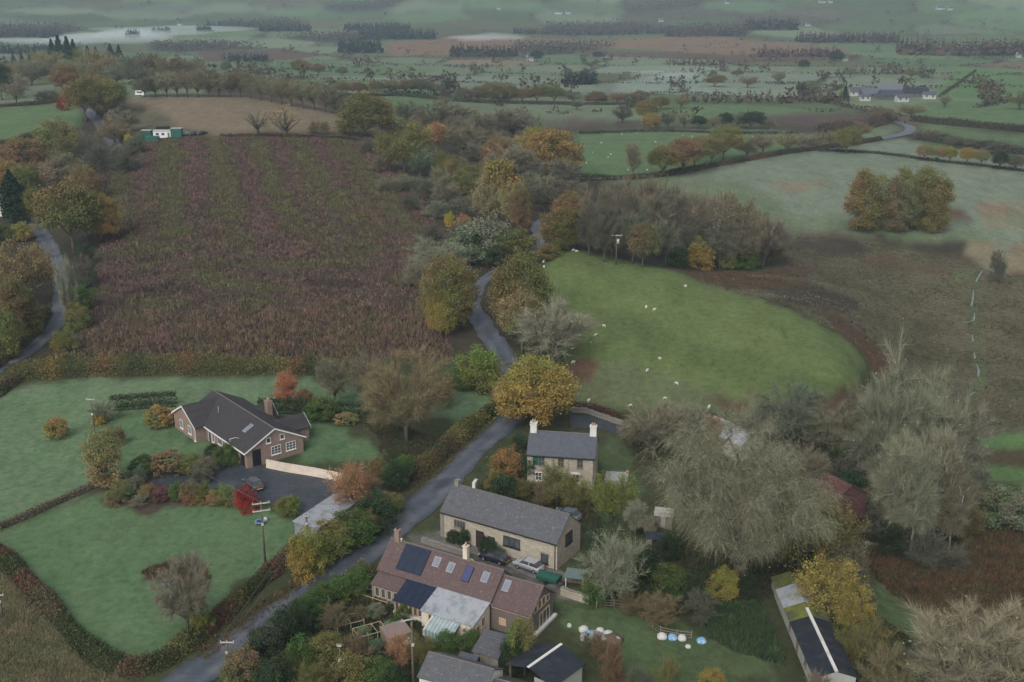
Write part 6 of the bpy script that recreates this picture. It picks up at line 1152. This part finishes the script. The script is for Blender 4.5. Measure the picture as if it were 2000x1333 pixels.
# ---------------------------------------------------------------- trampoline, sacks, rubble
q = at(508, 1024); t = empty('trampoline', q); tag(t, 'small round blue trampoline beside the tall pole', 'trampoline')
b = MB(); n = 20; R0, R1 = .52, .8
b.add([(R * math.cos(2 * math.pi * i / n), R * math.sin(2 * math.pi * i / n), z) for R, z in ((R0, .5), (R1, .5), (R1, .42), (R0, .42)) for i in range(n)], [(k * n + i, k * n + (i + 1) % n, ((k + 1) % 4) * n + (i + 1) % n, ((k + 1) % 4) * n + i) for k in range(4) for i in range(n)]); b.build('padding', plain('blue_padding', (.12, .24, .45), .6), t)
MB().tube([(0, 0, .44), (0, 0, .47)], [R0 + .01, R0 + .01], n).build('mat', plain('dark_mat', (.03, .05, .09), .7), t)
for a in (.4, 2, 3.6, 5.2): MB().tube([(.7 * math.cos(a), .7 * math.sin(a), -.05), (.7 * math.cos(a), .7 * math.sin(a), .43)], [.03, .03], 6).build('leg', GALV, t)
def lumpy(name, px, row, r, h, mat, label, group, seed, cat='sack', square=.0, loc=None):
    q = at(px, row); rr = random.Random(seed); V = []; n, m = 12, 6
    for j in range(m + 1):
        f = j / m; prof = [1.0, 1.1, 1.12, 1.05, .95, .7, .25][j]
        for i in range(n):
            a = 2 * math.pi * i / n; k = prof * r * (1 + rr.uniform(-.09, .09)); k *= (1 - square) + square / max(abs(math.cos(a)), abs(math.sin(a))); V.append((k * math.cos(a), k * math.sin(a), h * f * (1 + rr.uniform(-.08, .08)) - .05))
    F = [(j * n + i, j * n + (i + 1) % n, (j + 1) * n + (i + 1) % n, (j + 1) * n + i) for j in range(m) for i in range(n)] + [tuple(m * n + i for i in range(n)), tuple(range(n))[::-1]]
    o = MB().add(V, F, True).build(name, mat, None, q); return tag(o, label, cat, group)
SACKW = speck('white_sack', (.45, .45, .43), (.58, .58, .56), 3, .8); SACKB = speck('blue_sack', (.12, .3, .5), (.2, .4, .6), 3, .7, c3=(.6, .62, .65), s3=2); RUB = speck('rubble', (.25, .23, .21), (.4, .38, .36), 4, .95)
G_ = 'builders bags on the grass'
lumpy('builders_bag', 1293, 1246, .55, .75, SACKW, 'white builders bag at the left end of the row on the grass', G_, 1, 'bag', .5); lumpy('builders_bag', 1313, 1248, .5, .75, SACKB, 'blue builders bag second from left on the grass', G_, 2, 'bag', .5); lumpy('builders_bag', 1332, 1249, .5, .7, SACKW, 'white builders bag right of the left blue bag', G_, 3, 'bag', .5); lumpy('builders_bag', 1370, 1254, .55, .65, SACKB, 'blue builders bag alone at the right end of the row', G_, 4, 'bag', .5); lumpy('feed_sack', 1344, 1264, .35, .35, SACKW, 'small white sack in front of the builders bags', G_, 5)
r3 = random.Random(9)
for i, (px, row, r, h, m, lab) in enumerate([(1112, 1224, .3, .5, SACKW, 'small white sack nearest the timber block terrace'), (1140, 1232, .6, .7, SACKW, 'white sack at the left of the rubble heap'), (1152, 1240, .5, .6, SACKB, 'blue white sack in the middle of the rubble heap'), (1160, 1250, .4, .5, SACKW, 'white sack low in front of the rubble heap'), (1172, 1234, .5, .6, SACKW, 'white sack at the back of the rubble heap'), (1188, 1240, .6, .6, SACKW, 'white sack right of the rubble heap'), (1205, 1252, .5, .6, SACKW, 'white sack at the right end of the rubble heap'), (1180, 1252, .4, .5, RUB, 'grey rubble sack in front of the heap')]): lumpy('rubble_sack', px, row, r, h, m, lab, 'sacks by the rubble heap', 20 + i)
lumpy('rubble_heap', 1158, 1246, 1.5, .5, RUB, 'grey rubble heap among the white sacks', None, 40, 'heap'); lumpy('rubble_heap', 1196, 1250, 1.2, .6, speck('earth_heap', (.12, .08, .055), (.17, .12, .085), 3, .95), 'brown earth heap right of the white sacks', None, 41, 'heap')
lumpy('water_drum', 519, 1018, .28, .7, SACKW, 'white drum beside the blue trampoline', None, 42, 'drum'); lumpy('blue_barrel', 1098, 1326, .5, 1.1, plain('blue_plastic', (.05, .13, .32), .5), 'blue barrel under the black roofed shed', None, 43, 'barrel')
lumpy('log_pile', 1080, 1318, .7, .7, speck('logs', (.25, .13, .07), (.35, .2, .11), 6, .9), 'orange brown log pile under the black roofed shed', None, 44, 'logs')
q = at(797, 1258); t = empty('garden_sheet', q, .5); tag(t, 'pale grey polythene sheet over a frame in front of the tall pole', 'sheet'); MB().prism([(-.9, -.6, .5), (0, -.6, 1.0), (.9, -.6, .5), (.9, -.6, .46), (0, -.6, .96), (-.9, -.6, .46)], (0, 1.4, 0)).build('cover', PALESHEET, t); MB().box(-.6, .6, -.65, -.2, -.1, .6).build('tank', WHITE, t)
for x in (-.85, .8): MB().box(x, x + .06, -.55, .75, -.1, .48).build('side_frame', OLDWOOD, t)
def frame_bed(px, row, L, W, H, yaw, label, name='cold_frame', bars=3):
    q = at(px, row); t = empty(name, q, math.radians(yaw)); tag(t, label, 'garden frame', 'frames in the kitchen garden')
    for x in np.linspace(0, L, bars):
        for y in (0, W): MB().box(x - .03, x + .03, y - .03, y + .03, -.1, H).build('post', OAKFRAME, t)
        MB().box(x - .025, x + .025, -.03, W + .03, H + .002, H + .05).build('crossbar', OAKFRAME, t)
    for y in (0, W): MB().box(-.03, L + .03, y - .03, y + .03, H - .06, H).build('rail', OAKFRAME, t)
frame_bed(700, 1168, 4.6, 1.6, .7, -30, 'pale timber cold frame beside the glazed lean-to'); frame_bed(660, 1240, 3.4, 2.0, 1.2, 25, 'timber fruit cage at the left of the kitchen garden', 'fruit_cage'); frame_bed(702, 1262, 3.6, 2.2, 1.2, 28, 'larger timber fruit cage in the middle of the kitchen garden', 'fruit_cage', 4)
q = at(690, 1318); t = empty('potting_bench', q, math.radians(-15)); tag(t, 'grey timber bench among the shrubs at the bottom', 'bench')
for i in range(4): MB().box(0, 2.4, i * .24, i * .24 + .21, .62, .67).build('plank', OLDWOOD, t)
for x in (.1, 2.2):
    for y in (.05, .8): MB().box(x, x + .09, y, y + .09, -.1, .618).build('leg', OLDWOOD, t)
# ---------------------------------------------------------------- sheep
def sheep_mesh():
    V = [(-.42, 0, .62), (-.15, 0, .66), (.2, 0, .66), (.42, 0, .68), (.58, 0, .74), (.78, 0, .68), (-.36, .14, .35), (-.38, .14, .02), (-.36, -.14, .35), (-.38, -.14, .02), (.34, .14, .35), (.34, .14, .02), (.34, -.14, .35), (.34, -.14, .02)]
    E = [(0, 1), (1, 2), (2, 3), (3, 4), (4, 5), (0, 6), (6, 7), (0, 8), (8, 9), (3, 10), (10, 11), (3, 12), (12, 13)]
    R = [.27, .33, .32, .26, .13, .08, .09, .04, .09, .04, .08, .04, .08, .04]
    me = bpy.data.meshes.new('sheep_cage'); me.from_pydata(V, E, []); o = bpy.data.objects.new('sheep_cage', me); COL.objects.link(o)
    m = o.modifiers.new('skin', 'SKIN'); 
    for i, sv in enumerate(me.skin_vertices[0].data if me.skin_vertices else []): sv.radius = (R[i], R[i])
    o.modifiers.new('sub', 'SUBSURF').levels = 1
    dg = bpy.context.evaluated_depsgraph_get(); out = bpy.data.meshes.new_from_object(o.evaluated_get(dg)); bpy.data.objects.remove(o); out.name = 'sheep'
    out.polygons.foreach_set('use_smooth', np.ones(len(out.polygons), bool)); return out
import bmesh
SM = sheep_mesh(); SM.materials.clear(); SM.materials.append(speck('fleece', (.5, .48, .43), (.62, .6, .55), 9, .95, bmp=.6))
def flock(pts, where, group):
    for i, (px, row) in enumerate(sorted(pts)):
        q = at(px, row); o = obj('sheep', SM, None, None, q - Vector((0, 0, .02)), random.Random(px).uniform(0, 6.28)); o.scale = (.75,) * 3
        tag(o, f"{'leftmost' if i == 0 else ORD[i]} white sheep {'' if i == 0 else 'from left '}{where}", 'sheep', group)
flock([(1062, 514), (1063, 524), (1090, 495), (1119, 492), (1127, 494), (1338, 562), (1262, 603), (1278, 608), (1132, 659), (1163, 658), (1119, 711), (1288, 704), (1264, 727), (1322, 753), (1298, 782), (1150, 786), (1232, 796), (1306, 800), (1152, 807), (1385, 798), (1180, 640)], 'on the near sheep hill', 'sheep on the near hill')
flock([(1215, 264), (1243, 262), (1334, 266), (1280, 279), (1158, 300), (1193, 303), (1188, 309), (1227, 334), (1264, 334), (1175, 281), (1352, 268), (1392, 272), (1470, 268), (1145, 320), (1250, 300)], 'in the far green pasture', 'sheep in the far pasture')

# ================================================================== AIR
def volume_box(name, lo, hi, dens, col, label):
    b = MB().box(lo[0], hi[0], lo[1], hi[1], lo[2], hi[2])
    m = bpy.data.materials.new(name); m.use_nodes = True; N = m.node_tree.nodes; N.clear(); out = N.new('ShaderNodeOutputMaterial'); v = N.new('ShaderNodeVolumePrincipled')
    v.inputs['Density'].default_value = dens; v.inputs['Color'].default_value = (*col, 1); v.inputs['Anisotropy'].default_value = .1
    m.node_tree.links.new(v.outputs[0], out.inputs['Volume'])
    return tag(b.build(name, m), label, 'haze', kind='stuff'), m
haze, _ = volume_box('haze', (-7200, -300, -75), (7200, 6300, 135), .00014, (.66, .83, 1.0), 'thin cool morning haze filling the whole valley')
mm = bpy.data.materials.new('mist'); mm.use_nodes = True; N = mm.node_tree.nodes; N.clear(); _o = N.new('ShaderNodeOutputMaterial'); _v = N.new('ShaderNodeVolumePrincipled')
_v.inputs['Density'].default_value = .0075; _v.inputs['Color'].default_value = (.92, .95, 1, 1); mm.node_tree.links.new(_v.outputs[0], _o.inputs['Volume'])
def mist(px, row, wpx, dY, h, label):
    p = at(px, row); w = wpx * mpp(p) * .5; V = []; F = []; n, m = 24, 7; r = random.Random(px)
    for j in range(m + 1):
        t = math.pi * j / m
        for i in range(n):
            a = 2 * math.pi * i / n; k = 1 + .16 * math.sin(3 * a + px) + .1 * math.sin(5 * a)
            V.append((w * k * math.sin(t) * math.cos(a), dY * k * math.sin(t) * math.sin(a), h * .5 * math.cos(t) * (1 + .25 * math.sin(2 * a + px))))
    F = [(j * n + i, (j + 1) * n + i, (j + 1) * n + (i + 1) % n, j * n + (i + 1) % n) for j in range(m) for i in range(n)]
    b = MB(); b.add(V, F, True); o = b.build('mist_bank', mm, None, (p.x, p.y, p.z + 2)); tag(o, label, 'mist', 'low mist in the far valley', 'stuff')
mist(210,78,240,120,12,'white mist bank lying in the valley at upper left')
mist(320,62,330,110,9,'thin bright mist streak reaching right from the upper left bank')
mist(40,84,200,60,8,'thin mist streak at the left edge')
mist(930,78,110,50,7,'small white wisp of mist over the orange moor')
mist(1290,150,150,30,4,'faint ground mist on the pale frosted field')
mist(150,84,120,50,24,'taller wisp of mist rising at the left of the valley bank')
mist(260,72,160,60,20,'soft dome of mist in the middle of the valley bank')
mist(960,76,160,40,12,'soft mist wisp trailing off the orange moor')
